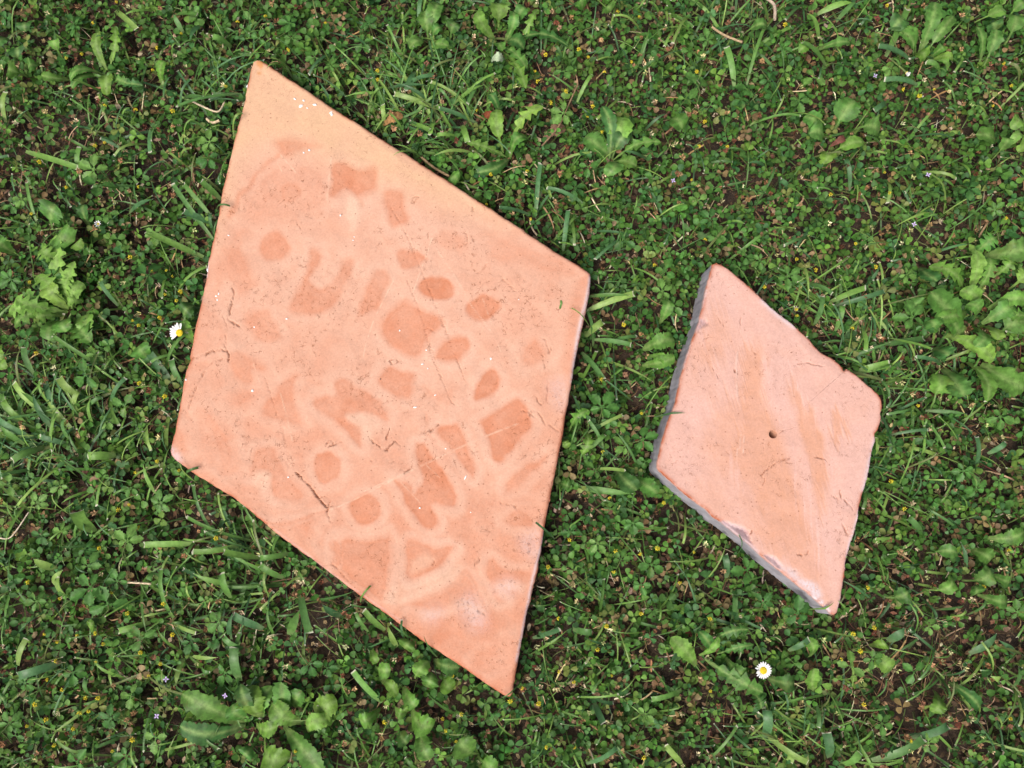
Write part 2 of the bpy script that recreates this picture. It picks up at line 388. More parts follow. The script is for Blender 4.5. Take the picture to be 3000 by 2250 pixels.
BIG_STAINS = [
 (ZA,[(470,600),(560,430),(720,270),(1000,210),(1240,300),(1270,650),(900,800),(500,760)],26,.36),
 (ZA,[(300,1000),(460,800),(560,900),(470,1000),(430,1300),(300,1400),(200,1500),(170,1300)],22,.42),
 (ZC,[(300,60),(560,150),(570,440),(260,520)],18,.42),(ZC,[(250,570),(520,560),(380,680),(280,880),(180,950)],16,.4),
 (ZC,[(280,1050),(400,1020),(520,1250),(560,1500),(400,1560),(300,1300)],20,.42),
 (ZE,[(-150,150),(60,200),(250,420),(150,470),(-60,330)],18,.4),
 (ZE,[(1300,1300),(1700,1400),(2000,1600),(1800,1700),(1500,1480)],24,.4),
 (ZB,[(1150,250),(1500,330),(1900,560),(1750,700),(1450,560),(1200,500)],26,.4),
 (ZD,[(1560,300),(1760,250),(1880,420),(1800,700),(1620,560)],22,.4),
 (ZA,[(780,60),(900,20),(1100,40),(1180,90),(1000,140),(900,210),(820,170)],12,.6),
 (ZA,[(820,440),(900,390),(1000,420),(1060,500),(1000,600),(880,660),(820,600),(800,520)],14,.6),
 (ZA,[(1290,270),(1420,230),(1550,300),(1690,280),(1720,400),(1690,500),(1560,560),(1580,640),(1520,560),(1430,500),(1330,560),(1280,540),(1300,430)],9,.75),
 (ZA,[(1820,500),(1950,520),(1980,640),(2010,780),(1860,840),(1820,700),(1790,600)],8,.65),
 (ZA,[(660,940),(760,870),(860,920),(910,1040),(860,1140),(740,1170),(660,1110),(640,1020)],7,.6),
 (ZA,[(1110,1030),(1210,1080),(1190,1180),(1110,1280),(1100,1330),(1180,1390),(1300,1360),(1390,1200),(1430,1130),(1500,1140),(1490,1250),(1420,1400),(1380,1500),(1280,1600),(1100,1640),(920,1620),(930,1500),(1010,1380),(1060,1250)],8,.6),
 (ZA,[(1700,1240),(1790,1240),(1840,1330),(1790,1450),(1720,1600),(1560,1659),(1580,1480),(1640,1350)],8,.6),
 (ZA,[(1910,1070),(2060,1040),(2160,1130),(2130,1180),(1990,1230),(1940,1170)],5,.7),
 (ZA,[(400,1000),(470,960),(480,1100),(560,1270),(610,1360),(480,1460),(420,1480),(380,1380),(320,1300),(300,1100)],12,.5),
 (ZB,[(520,750),(580,690),(700,675),(800,700),(850,770),(830,840),(730,885),(620,860),(550,810)],5,.85),
 (ZB,[(970,980),(1010,900),(1090,845),(1180,850),(1270,910),(1240,980),(1180,1060),(1100,1080),(1020,1040)],5,.8),
 (ZB,[(280,960),(400,880),(560,960),(740,1080),(680,1180),(600,1240),(560,1380),(450,1400),(300,1330),(200,1200),(190,1080)],9,.75),
 (ZB,[(690,1400),(760,1280),(860,1220),(960,1240),(1000,1320),(950,1400),(860,1445),(720,1430)],7,.75),
 (ZD,[(160,320),(250,230),(400,270),(490,310),(470,450),(440,530),(360,520),(220,460),(150,380)],7,.65),
 (ZB,[(1500,1300),(1600,1230),(1680,1320),(1720,1400),(1640,1470),(1540,1500),(1460,1400)],12,.55),
 (ZB,[(700,260),(800,230),(900,280),(980,360),(900,440),(800,440),(700,360)],12,.35),
 (ZB,[(1180,400),(1250,330),(1400,400),(1400,500),(1300,530),(1200,490)],10,.4),
 (ZB,[(1420,450),(1550,390),(1680,420),(1900,520),(2080,640),(1900,660),(1700,640),(1500,540)],14,.45),
 (ZB,[(1680,740),(1800,720),(1850,850),(1700,900)],12,.3),
 (ZD,[(1040,520),(1060,400),(1120,290),(1200,250),(1270,300),(1280,400),(1210,490),(1090,555)],5,.85),
 (ZD,[(1100,750),(1180,670),(1320,580),(1430,540),(1520,600),(1550,690),(1570,800),(1440,960),(1380,1040),(1310,1130),(1230,1120),(1190,1020),(1150,870)],7,.85),
 (ZD,[(700,820),(760,775),(880,780),(930,840),(960,920),(1000,1020),(1050,1180),(1020,1280),(950,1180),(880,1060),(800,960),(720,900)],7,.75),
 (ZD,[(500,960),(560,940),(620,1020),(700,1140),(780,1230),(850,1360),(890,1470),(850,1530),(700,1500),(640,1530),(690,1620),(700,1700),(640,1740),(540,1690),(470,1600),(400,1480),(340,1360),(300,1290),(400,1290),(460,1330),(480,1400),(540,1320),(560,1200),(500,1060)],6,.78),
 (ZD,[(1340,1380),(1360,1290),(1480,1170),(1700,1050),(1720,1080),(1560,1220),(1480,1340)],8,.65),
 (ZD,[(1340,1659),(1420,1540),(1560,1480),(1700,1500),(1690,1659)],12,.4),
 (ZD,[(500,420),(570,390),(690,470),(860,400),(860,560),(800,600),(700,570),(620,500)],10,.4),
 (ZD,[(570,680),(620,660),(640,760),(590,770)],5,.4),
 (ZC,[(760,150),(950,60),(1000,160),(1090,320),(1040,380),(940,390),(850,350),(780,240)],10,.5),
 (ZC,[(620,480),(720,470),(850,540),(940,600),(930,670),(820,650),(840,760),(760,800),(660,720),(600,580)],10,.55),
 (ZC,[(620,900),(700,820),(830,840),(850,900),(760,980),(660,1000),(610,960)],14,.55),
 (ZC,[(1050,780),(1150,700),(1240,690),(1220,800),(1210,900),(1270,1100),(1250,1145),(1120,1130),(920,1060),(940,930),(1020,870)],8,.6),
 (ZC,[(1390,940),(1440,890),(1580,870),(1580,760),(1680,720),(1850,830),(2000,920),(2080,1030),(2060,1110),(1900,1040),(1800,1040),(1680,1080),(1830,1170),(1840,1280),(1830,1350),(1750,1290),(1650,1170),(1500,1060),(1400,1000)],7,.65),
 (ZC,[(360,1020),(450,1050),(560,1170),(650,1330),(660,1500),(600,1600),(530,1560),(480,1350),(400,1150)],14,.55),
 (ZC,[(120,1150),(200,1260),(220,1380),(160,1420),(80,1360)],9,.5),
 (ZE,[(690,50),(730,-60),(850,-90),(940,-40),(960,50),(930,150),(830,215),(740,190)],5,.7),
 (ZE,[(150,-100),(300,-120),(400,0),(450,100),(520,200),(600,300),(560,360),(440,380),(320,340),(290,250),(300,130),(250,80),(170,90),(100,150),(130,20)],7,.6),
 (ZE,[(1030,380),(1100,330),(1200,310),(1290,350),(1325,430),(1290,540),(1180,590),(1080,560),(1030,480)],6,.78),
 (ZE,[(180,590),(350,600),(560,570),(800,485),(720,560),(660,700),(650,800),(720,950),(600,850),(400,720)],10,.55),
 (ZE,[(860,740),(940,740),(960,900),(930,980),(870,940)],8,.7),
 (ZE,[(950,720),(1100,740),(1250,720),(1350,690),(1400,700),(1400,1000),(1350,1280),(1250,1260),(1100,1140),(1000,1080),(940,950)],8,.72),
 (ZE,[(1550,750),(1640,740),(1800,800),(1990,800),(1940,900),(1800,1030),(1580,1100),(1540,950)],7,.75),
 (ZF,[(500,925),(700,850),(820,790),(900,720),(960,760),(1030,920),(980,930),(900,880),(800,930),(740,960),(600,960)],7,.6),
 (ZF,[(1070,640),(1110,590),(1160,640),(1250,680),(1400,680),(1420,720),(1380,800),(1290,760),(1150,770),(1130,830),(1200,900),(1150,890),(1080,760)],6,.65),
 (ZF,[(1210,310),(1280,240),(1380,260),(1420,360),(1320,370),(1240,350)],6,.65),
 (ZF,[(960,1380),(1050,1280),(1280,1180),(1290,1300),(1100,1400)],12,.3),
]
BIG_BANDS = [  # darker tide lines: polyline, half width, strength
 (ZA,[(830,160),(720,230),(610,340),(560,450),(450,530),(410,640),(350,730)],11,.5),
 (ZF,[(300,930),(450,940),(600,890),(720,850),(850,770),(900,700),(940,710),(980,790),(1040,900),(1070,970)],9,.5),
 (ZE,[(200,580),(350,590),(560,560),(700,510),(820,460)],9,.55),
 (ZE,[(840,760),(880,860),(860,950)],9,.5),
 (ZC,[(300,30),(380,140),(340,260),(310,330)],9,.4),
 (ZC,[(60,1400),(90,1150),(150,880),(200,640),(260,400),(340,60)],20,.6),
 (ZF,[(0,700),(180,880),(400,1040),(640,1200),(860,1380),(1100,1540),(1230,1610)],30,.6),
 (ZF,[(1560,100),(1500,420),(1430,700),(1370,1000),(1300,1350),(1260,1560)],26,.55),
 (ZC,[(80,1450),(250,1590),(500,1700),(700,1850)],22,.5),
 (ZB,[(2060,720),(1960,1100),(1930,1300),(1900,1500),(1880,1659)],30,.5),
]
BIG_WHITE = [
 (ZF,[(870,950),(930,860),(990,880),(1060,1010),(1060,1100),(960,1110)],18,.34),
 (ZF,[(1130,800),(1230,740),(1290,800),(1240,860),(1150,840)],18,.34),
 (ZF,[(620,980),(750,970),(700,1060),(620,1040)],18,.28),
 (ZF,[(1320,440),(1460,380),(1470,560),(1400,590),(1330,540)],14,.28),
 (ZC,[(60,1350),(140,1420),(160,1500),(90,1480)],8,.6),
 (ZD,[(1730,380),(1900,350),(1920,560),(1850,640),(1760,560)],16,.25),
]
BIG_WLINES = [(ZB,[(2118,670),(2085,860),(2040,1030),(1995,1250),(1965,1480),(1945,1640)],6,.75),
 (ZF,[(1500,390),(1450,580),(1405,760),(1350,1050),(1290,1350)],5,.6),
 (ZE,[(340,640),(560,810),(800,1000),(1100,1210),(1500,1480)],4,.22),
 (ZA,[(140,1290),(152,1170)],4,.9)]
BIG_CRACKS = [
 (ZC,[(235,552),(300,530),(380,500),(440,472),(570,463),(600,510),(592,558)],1.7,1.),
 (ZC,[(540,540),(430,590),(380,650),(330,740),(290,830),(250,940),(230,1000)],1.3,0.54),
 (ZC,[(570,465),(573,350),(590,250),(540,140)],1.,0.36),
 (ZC,[(625,10),(610,110),(600,180),(660,215),(720,262)],1.5,0.61),
 (ZE,[(430,0),(470,60)],1.6,0.58),
 (ZE,[(530,110),(570,150),(640,212),(690,280),(740,350),(780,400),(820,430),(815,468)],2.1,1.),
 (ZE,[(570,150),(605,80)],1.3,0.58),(ZE,[(570,150),(538,182)],1.2,0.58),(ZE,[(820,430),(850,365)],1.4,0.58),(ZE,[(820,430),(885,398)],1.,0.50),
 (ZE,[(815,465),(845,570)],1.4,0.43),(ZE,[(690,280),(715,205)],1.2,0.50),(ZE,[(740,350),(790,330),(850,370)],1.,0.36),
 (ZE,[(780,978),(860,958),(920,1010),(980,1080),(1010,1110)],2.,0.65),
 (ZE,[(940,760),(950,900),(930,990)],1.2,0.36),
 (ZE,[(1440,1475),(1490,1465)],1.6,0.58),(ZE,[(140,490),(160,520)],1.6,0.43),
 (ZD,[(1480,650),(1530,645),(1560,662),(1600,640)],1.4,0.65),(ZD,[(1580,630),(1555,690),(1520,730)],1.6,0.65),(ZD,[(1560,670),(1630,725)],1.1,0.50),
 (ZD,[(1640,660),(1700,765)],1.2,0.50),(ZD,[(1735,775),(1860,850)],1.2,0.43),
 (ZD,[(1620,520),(1640,572),(1690,572),(1720,470),(1725,365)],1.2,0.50),
 (ZB,[(1685,1235),(1720,1300),(1735,1370),(1755,1310)],1.2,0.50),(ZB,[(1670,1380),(1695,1510)],.9,0.43),
 (ZB,[(1300,690),(1380,760),(1420,800)],1.,0.43),
 (ZC,[(1495,1350),(1550,1290),(1580,1345),(1640,1310),(1520,1360)],1.8,0.61),
 (ZD,[(590,855),(650,815),(705,768)],1.6,0.61),
 (ZD,[(75,905),(160,970),(230,1003),(300,930),(365,972)],1.5,0.61),(ZD,[(225,905),(260,805)],1.4,0.58),
 (ZD,[(390,1215),(440,1190)],2.,0.50),(ZD,[(100,1120),(85,1105)],2.2,0.50),(ZD,[(250,1130),(300,1110)],1.5,0.43),
 (ZD,[(255,180),(300,160),(340,185),(290,215),(260,180)],1.1,0.50),
 (ZD,[(1290,1500),(1390,1520),(1450,1555)],1.4,0.43),
 (ZF,[(1400,520),(1385,545)],2.5,0.58),(ZF,[(1180,190),(1290,215)],1.2,0.43),(ZF,[(690,610),(665,645)],1.4,0.50),(ZF,[(1020,600),(985,640)],1.5,0.50),(ZF,[(1005,975),(1060,1015)],1.8,0.50),
 (ZA,[(2045,620),(2060,570),(2105,560),(2060,620)],1.2,0.50),(ZA,[(380,1400),(395,1460),(375,1540),(360,1640)],1.5,0.58),
 (ZA,[(970,740),(980,800),(1010,850)],1.,0.43),(ZB,[(590,1145),(650,1160),(680,1190)],1.2,0.50),
 (ZB,[(960,260),(980,340),(960,380)],1.2,0.36),(ZB,[(1170,540),(1100,620),(1060,635)],1.2,0.36),(ZB,[(1040,0),(1025,70)],1.2,0.50),
 (ZB,[(270,20),(400,250),(500,480),(640,820),(800,1230),(960,1640)],.8,0.40),
 (ZB,[(420,700),(560,1060),(640,1380),(760,1659)],.9,0.29),(ZD,[(620,0),(700,230),(800,500),(860,600)],.9,0.29),
 (ZC,[(930,700),(1030,1000),(1110,1250),(1160,1500)],.9,0.29),
]
BIG_LIGHT = [
 (ZD,[(0,1395),(270,1280),(500,1175),(800,1030),(1130,885),(1450,760)],1.8,.6),(ZE,[(820,460),(1000,390),(1300,240),(1500,140)],2.,.6),
 (ZB,[(655,305),(480,800)],2.,.45),(ZB,[(305,680),(100,1100),(0,1450)],2.,.45),(ZA,[(750,80),(900,250),(1000,360)],1.8,.5),
 (ZB,[(690,400),(900,720),(1020,940),(1200,1170),(1290,1360)],1.4,.5),(ZB,[(1120,870),(1200,1100)],1.4,.5),
 (ZC,[(1080,860),(1140,1080),(1190,1300)],1.4,.5),(ZC,[(820,560),(890,760)],1.2,.4),(ZD,[(600,1150),(720,1260)],1.3,.4),
 (ZA,[(800,240),(840,320)],1.5,.5),(ZA,[(1300,180),(1260,600)],3.,.35),(ZE,[(1500,200),(1680,390)],1.3,.4),
]
BIG_LIGHTBLOBS = [
 (ZA,[(1440,600),(1500,560),(1560,640),(1560,760),(1500,880),(1440,760)],8,.5),
 (ZC,[(1720,1060),(1880,1060),(2000,1180),(1900,1300),(1780,1130)],10,.35),
 (ZF,[(330,920),(380,800),(600,760),(850,640),(860,720),(640,850),(450,930)],10,.35),
 (ZE,[(1600,920),(1740,870),(1800,930),(1620,1050)],8,.35),
 (ZE,[(120,170),(230,90),(290,140),(260,270),(140,250)],8,.35),
]
YELLOW_BIG = [( (0,0,1), [(700,120),(800,120),(1200,440),(1480,620),(1440,640),(1200,560),(1000,480),(850,420),(760,430),(690,500),(640,640),(600,720),(560,700)],45,.9)]

SM = lambda pts: np.asarray(pts, float)
SMALL_STAINS = [
 (S1,[(870,780),(1060,910),(1080,1060),(1110,1350),(1190,1560),(1270,1800),(1380,2100),(1450,2350),(1500,2480),(1330,2600),(1100,2450),(900,2000),(760,1800),(740,1650),(830,1450),(860,1100)],15,.75),
 (S1,[(640,1350),(900,1180),(1000,1500),(950,2150),(650,2000),(540,1700)],34,.5),(S1,[(850,2100),(1300,2000),(1450,2500),(1200,2650),(950,2400)],30,.5),
 (S1,[(1280,1080),(1400,1280),(1500,1420),(1600,1700),(1600,1850),(1540,2050),(1450,1800),(1360,1450)],7,.75),
 (S1,[(1640,1450),(1720,1430),(1800,1560),(1720,1660),(1640,1580)],6,.7),
 (S1,[(1500,2480),(1570,2700),(1600,2950),(1640,3050),(1400,2800),(950,2450),(1100,2300)],14,.6),
 (S1,[(640,520),(800,700),(700,900),(450,1000),(560,700)],24,.5),
 (S1,[(1470,1900),(1600,1820),(1590,2050),(1560,2300),(1500,2150)],8,.6),
 (S1,[(1520,2050),(1550,2055),(1545,2090),(1500,2085)],3,.9),
 (S1,[(400,2000),(700,1950),(850,2300),(700,2400)],30,.35),
]
SMALL_WHITE = [
 (S2,[(1350,1300),(1500,1330),(1560,1430),(1520,1460),(1430,1380)],7,1.),
 (S2,[(1260,1200),(1340,1230),(1380,1330),(1280,1260)],7,.7),
 (S2,[(1480,1420),(1520,1420),(1525,1470),(1490,1470)],3,1.),(S2,[(1540,1475),(1575,1480),(1570,1510),(1540,1500)],2,1.),(S2,[(1590,1520),(1630,1550),(1630,1590),(1590,1560)],2,1.),
 (S2,[(700,800),(880,850),(930,960),(1010,1070),(860,980),(740,880)],5,.8),
 (S2,[(1080,1100),(1160,1110),(1260,1220),(1180,1200)],5,.6),
]
SMALL_CHIP = [(S2,[(690,790),(800,830),(900,860),(935,910),(950,1000),(1010,1060),(850,960),(750,890)],2.5,1.),
 (S2,[(1070,1090),(1150,1110),(1210,1190),(1150,1180)],2.5,.9),(S1,[(500,560),(540,590),(570,600),(490,670),(450,690),(470,600)],2.5,.9)]
SMALL_WLINES = [(S2,[(2030,80),(1985,250),(1950,420),(1925,520)],8,.8),(S2,[(1885,700),(1850,850),(1790,1050),(1775,1200)],6,.7),(S1,[(1050,420),(1180,540),(1320,640)],8,.75),
 (S2,[(1760,1300),(1700,1560)],4,.4),(S1,[(560,330),(520,480)],4,.5),(S1,[(420,800),(360,1000)],3,.5)]
SMALL_CRACKS = [(S1,[(1350,965),(1440,960),(1500,975),(1570,985)],1.5,.6),(S1,[(860,560),(850,700)],.9,.4),(S1,[(1755,1000),(1760,1050)],1.6,.8),
 (S2,[(1030,400),(1080,350),(1130,320),(1190,270),(1290,245)],1.1,.5),(S2,[(1020,395),(1065,420),(1050,480)],1.,.45),(S2,[(1720,520),(1730,590)],1.4,.7),(S2,[(1640,570),(1700,600),(1690,630)],.9,.6),
 (S2,[(1755,610),(1800,650),(1825,690)],1.6,.7),(S2,[(1350,1080),(1410,1085),(1455,1055)],1.6,.7),(S2,[(1500,240),(1570,245),(1610,275)],1.3,.6),(S2,[(1740,820),(1760,860),(1790,910)],1.5,.6),
 (S2,[(650,740),(635,770),(680,790)],1.4,.8),(S2,[(960,880),(935,920),(950,980),(1000,1040),(1060,1100)],1.7,.95),(S1,[(1970,1570),(1980,1590)],1.5,.7),(S2,[(1290,1220),(1340,1215)],1.2,.6),
 (S1,[(620,1000),(670,1090)],.8,.4),(S1,[(810,1025),(818,1035)],2.2,.9),(S1,[(980,870),(1000,880)],1.4,.6),(S1,[(1200,1560),(1330,1515)],.8,.3),(S1,[(665,570),(720,650)],1.,.4)]
SMALL_LIGHT = [(S1,[(840,820),(820,980),(830,1250)],3,.5),(S1,[(890,1580),(880,1740)],2,.5),(S1,[(860,1580),(850,1700)],2,.4),(S1,[(830,1700),(820,1820)],2,.5)]
SMALL_STREAK = [(S1,[(1090,1020),(1200,1400),(1290,1760),(1400,2100),(1500,2400),(1570,2700)],26,1.),(S1,[(1290,1090),(1450,1350),(1580,1600),(1680,1950)],16,1.),
 (S1,[(1650,1450),(1740,1750)],22,.8),(S1,[(700,1700),(850,2000)],24,.6),(S1,[(1150,870),(1160,1050)],14,.9),(S1,[(1750,1700),(1760,2200)],40,.6)]

# ------------------------------------------------------------------ tiles
def blob_field(px, py, items, mode):
    out = np.zeros(px.shape)
    for it in items:
        z, pts, w, st = it
        P = zz(z, pts)
        if mode == 'poly': P = catmull(P, True, 4)
        elif len(P) > 2: P = catmull(P, False, 4)
        m = w * 3 + 4
        q = (px > P[:, 0].min() - m) & (px < P[:, 0].max() + m) & (py > P[:, 1].min() - m) & (py < P[:, 1].max() + m)
        if not q.any(): continue
        x, y = px[q], py[q]
        d = dist_line(x, y, P, mode == 'poly')
        if mode == 'poly':
            d = np.where(inside(x, y, P), -d, d)
            v = sstep(w * 1.7 + 2, -w * 1.6 - 2, d) * st * .86 * (.82 + .5 * fbm(x / 55, y / 55, 5, 2)) + .14 * st * np.exp(-((d + w) / 5) ** 2)
        elif mode == 'soft':
            v = np.exp(-(d / w) ** 2) * st
        else:
            v = sstep(w * 1.4 + .4, w * .3, d) * st * (.25 + .75 * sstep(.32, .58, fbm(x / 11, y / 11, 3, 2)))
        out[q] = np.maximum(out[q], v)
    return out

def halo_field(px, py, items):
    out = np.zeros(px.shape)
    for z, pts, w, st in items:
        P = catmull(zz(z, pts), True, 3); m = 75
        q = (px > P[:, 0].min() - m) & (px < P[:, 0].max() + m) & (py > P[:, 1].min() - m) & (py < P[:, 1].max() + m)
        if not q.any(): continue
        x, y = px[q], py[q]
        d = np.where(inside(x, y, P), 0, dist_line(x, y, P, True))
        v = np.exp(-((d - w - 8) / 17) ** 2) * min(1, st * 1.35)
        out[q] = np.maximum(out[q], v)
    return out

def resample(P, N):
    Q = np.vstack([P, P[:1]])
    s = np.r_[0, np.cumsum(np.hypot(*np.diff(Q, axis=0).T))]
    u = np.linspace(0, s[-1], N, endpoint=False)
    return np.stack([np.interp(u, s, Q[:, 0]), np.interp(u, s, Q[:, 1])], 1)

def build_tile(name, outline, ztop, zbot, cpx, N, M, rad, hole, mats, F, seed, side_off, relief):
    c = W([cpx[0]], [cpx[1]], ztop)[0, :2]
    O = resample(outline, N)
    tng = np.roll(O, -2, 0) - np.roll(O, 2, 0); tng /= np.linalg.norm(tng, axis=1)[:, None]
    nrm = np.stack([tng[:, 1], -tng[:, 0]], 1)
    if ((O - c) * nrm).sum() < 0: nrm = -nrm
    u = np.arange(N) / N * N * np.linalg.norm(O[1] - O[0]) * 1000      # mm along the edge
    O = O + nrm * ((fbm(u / 9, u * 0 + 3, seed) - .5) * .0016 + (fbm(u / 2.2, u * 0 + 9, seed + 1) - .5) * .0012)[:, None]
    s = np.concatenate([np.linspace(0, .972, M - 10), .972 + (1 - .972) * (1 - (1 - np.linspace(0, 1, 11)[1:]) ** 1.6)])
    dirs = (O - c); R0 = np.linalg.norm(dirs, axis=1)
    inner = c + dirs / R0[:, None] * (hole if hole else .0008)
    xy = inner[None] * (1 - s)[:, None, None] + O[None] * s[:, None, None]
    xy = xy.reshape(-1, 2)
    n = len(xy)
    P3 = np.concatenate([xy, np.full((n, 1), ztop)], 1)
    px, py = to_px(P3)
    wx = px + (fbm(px / 34, py / 34, seed + 2) - .5) * 17; wy = py + (fbm(px / 34, py / 34, seed + 4) - .5) * 17
    if F.get("feather"):
        uu = px * .958 - py * .287
        sh = (vnoise(uu / 3.2, uu * 0 + py / 300, 1) - .5) * 60 + (vnoise(uu / 11, uu * 0 + py / 200, 2) - .5) * 60
        wx = wx + sh * .287; wy = wy + sh * .958
    at = {}
    at["stain"] = np.maximum(blob_field(wx, wy, F["stain"], 'poly'), blob_field(wx, wy, F.get("bands", []), 'soft'))
    if F.get("halo"):
        hal = halo_field(wx, wy, [q_ for q_ in F["stain"] if q_[2] < 16])
        base_ = (.17 + .44 * sstep(800, 1900, py) * (.6 + .8 * fbm(px / 150, py / 150, 7))) * (.75 + .5 * fbm(px / 70, py / 70, 2))
        base_ *= 1 - blob_field(wx, wy, F["yellow"], 'poly')
        at["stain"] = np.maximum(at["stain"], base_ * (1 - .78 * hal))
    at["white"] = np.maximum(blob_field(px, py, F["white"], 'poly'), blob_field(px, py, F["wlines"], 'soft'))
    cx = px + (fbm(px / 7, py / 7, seed + 5, 2) - .5) * 7; cy = py + (fbm(px / 7, py / 7, seed + 6, 2) - .5) * 7
    at["crack"] = blob_field(cx, cy, F["cracks"], 'line')
    at["light"] = np.maximum(blob_field(px, py, F["light"], 'line'), blob_field(wx, wy, F.get("lightblobs", []), 'poly'))
    at["yellow"] = blob_field(wx, wy, F.get("yellow", []), 'poly')
    at["streak"] = blob_field(wx, wy, F.get("streak", []), 'soft')
    at["chip"] = blob_field(cx, cy, F.get("chip", []), 'poly')
    at["orange"] = blob_field(cx, cy, F.get("orange", []), 'poly')
    # distance from the rim
    d = np.full(n, 1.0); near = np.repeat(s > .86, N)
    d[near] = dist_line(xy[near, 0], xy[near, 1], O[::3], True)
    ridx = np.repeat(np.arange(len(s)), N)
    d[ridx == len(s) - 1] = 0
    at["rim"] = np.exp(-(d / .0030) ** 2) * F.get("rim", .6)
    at["squig"] = 1 - np.clip(at["yellow"] * .5 + at["chip"], 0, 1)
    h = (fbm(px / 120, py / 120, seed + 1) - .5) * .006 * relief + (fbm(px / 38, py / 38, seed + 3) - .5) * .0022 * relief
    h += -at["stain"] * .0009 * relief + at["light"] * .0005 - at["crack"] * .0030 - at["chip"] * .006
    h *= sstep(0, .012, d) * .85 + .15
    rr = rad * (.8 + .5 * fbm(px / 60, py / 60, seed + 6))
    q = np.clip(rr - d, 0, rr)
    h -= rr - np.sqrt(np.maximum(rr * rr - q * q, 0))
    V = [np.concatenate([xy, (ztop + h)[:, None]], 1)]
    at["side"] = np.zeros(n)
    T = [grid_wrap(len(s), N)]
    off = n
    # sides
    rows = 7
    base = V[0][-N:]
    sv = []
    for k in range(1, rows + 1):
        f = k / rows
        wob = (fbm(u / 22, u * 0 + f * 2, seed + 2) - .5) * .0026 + (fbm(u / 5, u * 0 + f * 9, seed + 3) - .5) * .0006
        o = O + nrm * (side_off(O, nrm) * f + wob * sstep(0, .4, f))[:, None]
        sv.append(np.concatenate([o, (base[:, 2] * (1 - f) + zbot * f)[:, None]], 1))
    SV = np.concatenate(sv)
    V.append(np.concatenate([base, SV]))
    T.append(grid_wrap(rows + 1, N) + off)
    for k in at:
        if k == "side": ex = np.ones(N * (rows + 1)); ex[:N] = .25
        elif k == "white": ex = np.zeros(N * (rows + 1)); ex[-2 * N:] = .5
        else: ex = np.zeros(N * (rows + 1))
        at[k] = np.concatenate([at[k], ex])
    off += N * (rows + 1)
    # closed underside
    V.append(np.concatenate([np.array([[c[0], c[1], zbot]]), SV[-N:]]))
    i = np.arange(N)
    T.append(np.stack([np.full(N, off), off + 1 + (i + 1) % N, off + 1 + i], 1))
    for k in at: at[k] = np.concatenate([at[k], np.full(N + 1, 1. if k == "side" else 0.)])
    off += N + 1
    if hole:   # the wall of the drilled hole, leaning a little
        hv = []
        inn = V[0][:N]
        for k, (f, dz) in enumerate(((1., 0), (.93, -.003), (.9, -.01), (.86, -.022), (.8, -.034))):
            o = c + (inn[:, :2] - c) * f + np.array([-.05, -.02]) * (-dz) * 3
            hv.append(np.concatenate([o, np.full((N, 1), ztop + dz) if k else inn[:, 2:3]], 1))
        hv.append(np.repeat(np.array([[c[0], c[1], ztop - .034]]), N, 0))
        V.append(np.concatenate(hv)); T.append(grid_wrap(6, N)[:, ::-1] + off)
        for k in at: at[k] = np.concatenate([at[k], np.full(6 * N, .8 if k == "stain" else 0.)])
    V = np.concatenate(V); T = np.concatenate(T)
    # outward winding on top
    a, b_, c_ = V[T[0, 0]], V[T[0, 1]], V[T[0, 2]]
    me = mesh_of(name, V, T, attrs=at, mats=mats)
    return me

def grid_wrap(r, c):
    i = np.arange(r - 1)[:, None] * c; j = np.arange(c)[None]; j2 = (j + 1) % c
    a = (i + j).ravel(); b = (i + j2).ravel(); d = (i + c + j).ravel(); e = (i + c + j2).ravel()
    return np.concatenate([np.stack([a, d, e], 1), np.stack([a, e, b], 1)])

F_BIG = dict(stain=BIG_STAINS, bands=BIG_BANDS, white=BIG_WHITE, wlines=BIG_WLINES, cracks=BIG_CRACKS, light=BIG_LIGHT, lightblobs=BIG_LIGHTBLOBS, yellow=YELLOW_BIG, rim=.95, halo=True,
 orange=[((0,0,2.212),[(1665,395),(1700,395),(1705,420),(1690,440),(1672,425)],2.,.55),((0,0,2.212),[(1672,465),(1688,465),(1688,478),(1672,478)],2.,.6)])
F_SMALL = dict(stain=SMALL_STAINS, white=SMALL_WHITE, wlines=SMALL_WLINES, cracks=SMALL_CRACKS, light=SMALL_LIGHT, streak=SMALL_STREAK, chip=SMALL_CHIP, rim=1., feather=True)
big_me = build_tile("large_tile", BIGW, ZT_BIG, .012, (1115, 1110), 1240, 205, .0036, None, (M_CLAY,), F_BIG, 1, lambda O, n: -.001 + 0 * O[:, 0], .55)
big = tag(link("large_tile", big_me), "large rhombic orange terracotta slab with dark rounded stains and fine cracks lying on grass", "tile")
def soff(O, n):
    return .0045 * np.clip(-(n[:, 0] * .8 + n[:, 1] * .5) * 1.5, 0, 1) - .001
small_me = build_tile("small_tile", SMALLW, ZT_SMALL, .018, (2265, 1272), 720, 125, .0022, .0048, (M_CLAY2,), F_SMALL, 3, soff, .6)
small = tag(link("small_tile", small_me), "small pale pink rhombic terracotta tile with a round hole and grey cut sides", "tile")

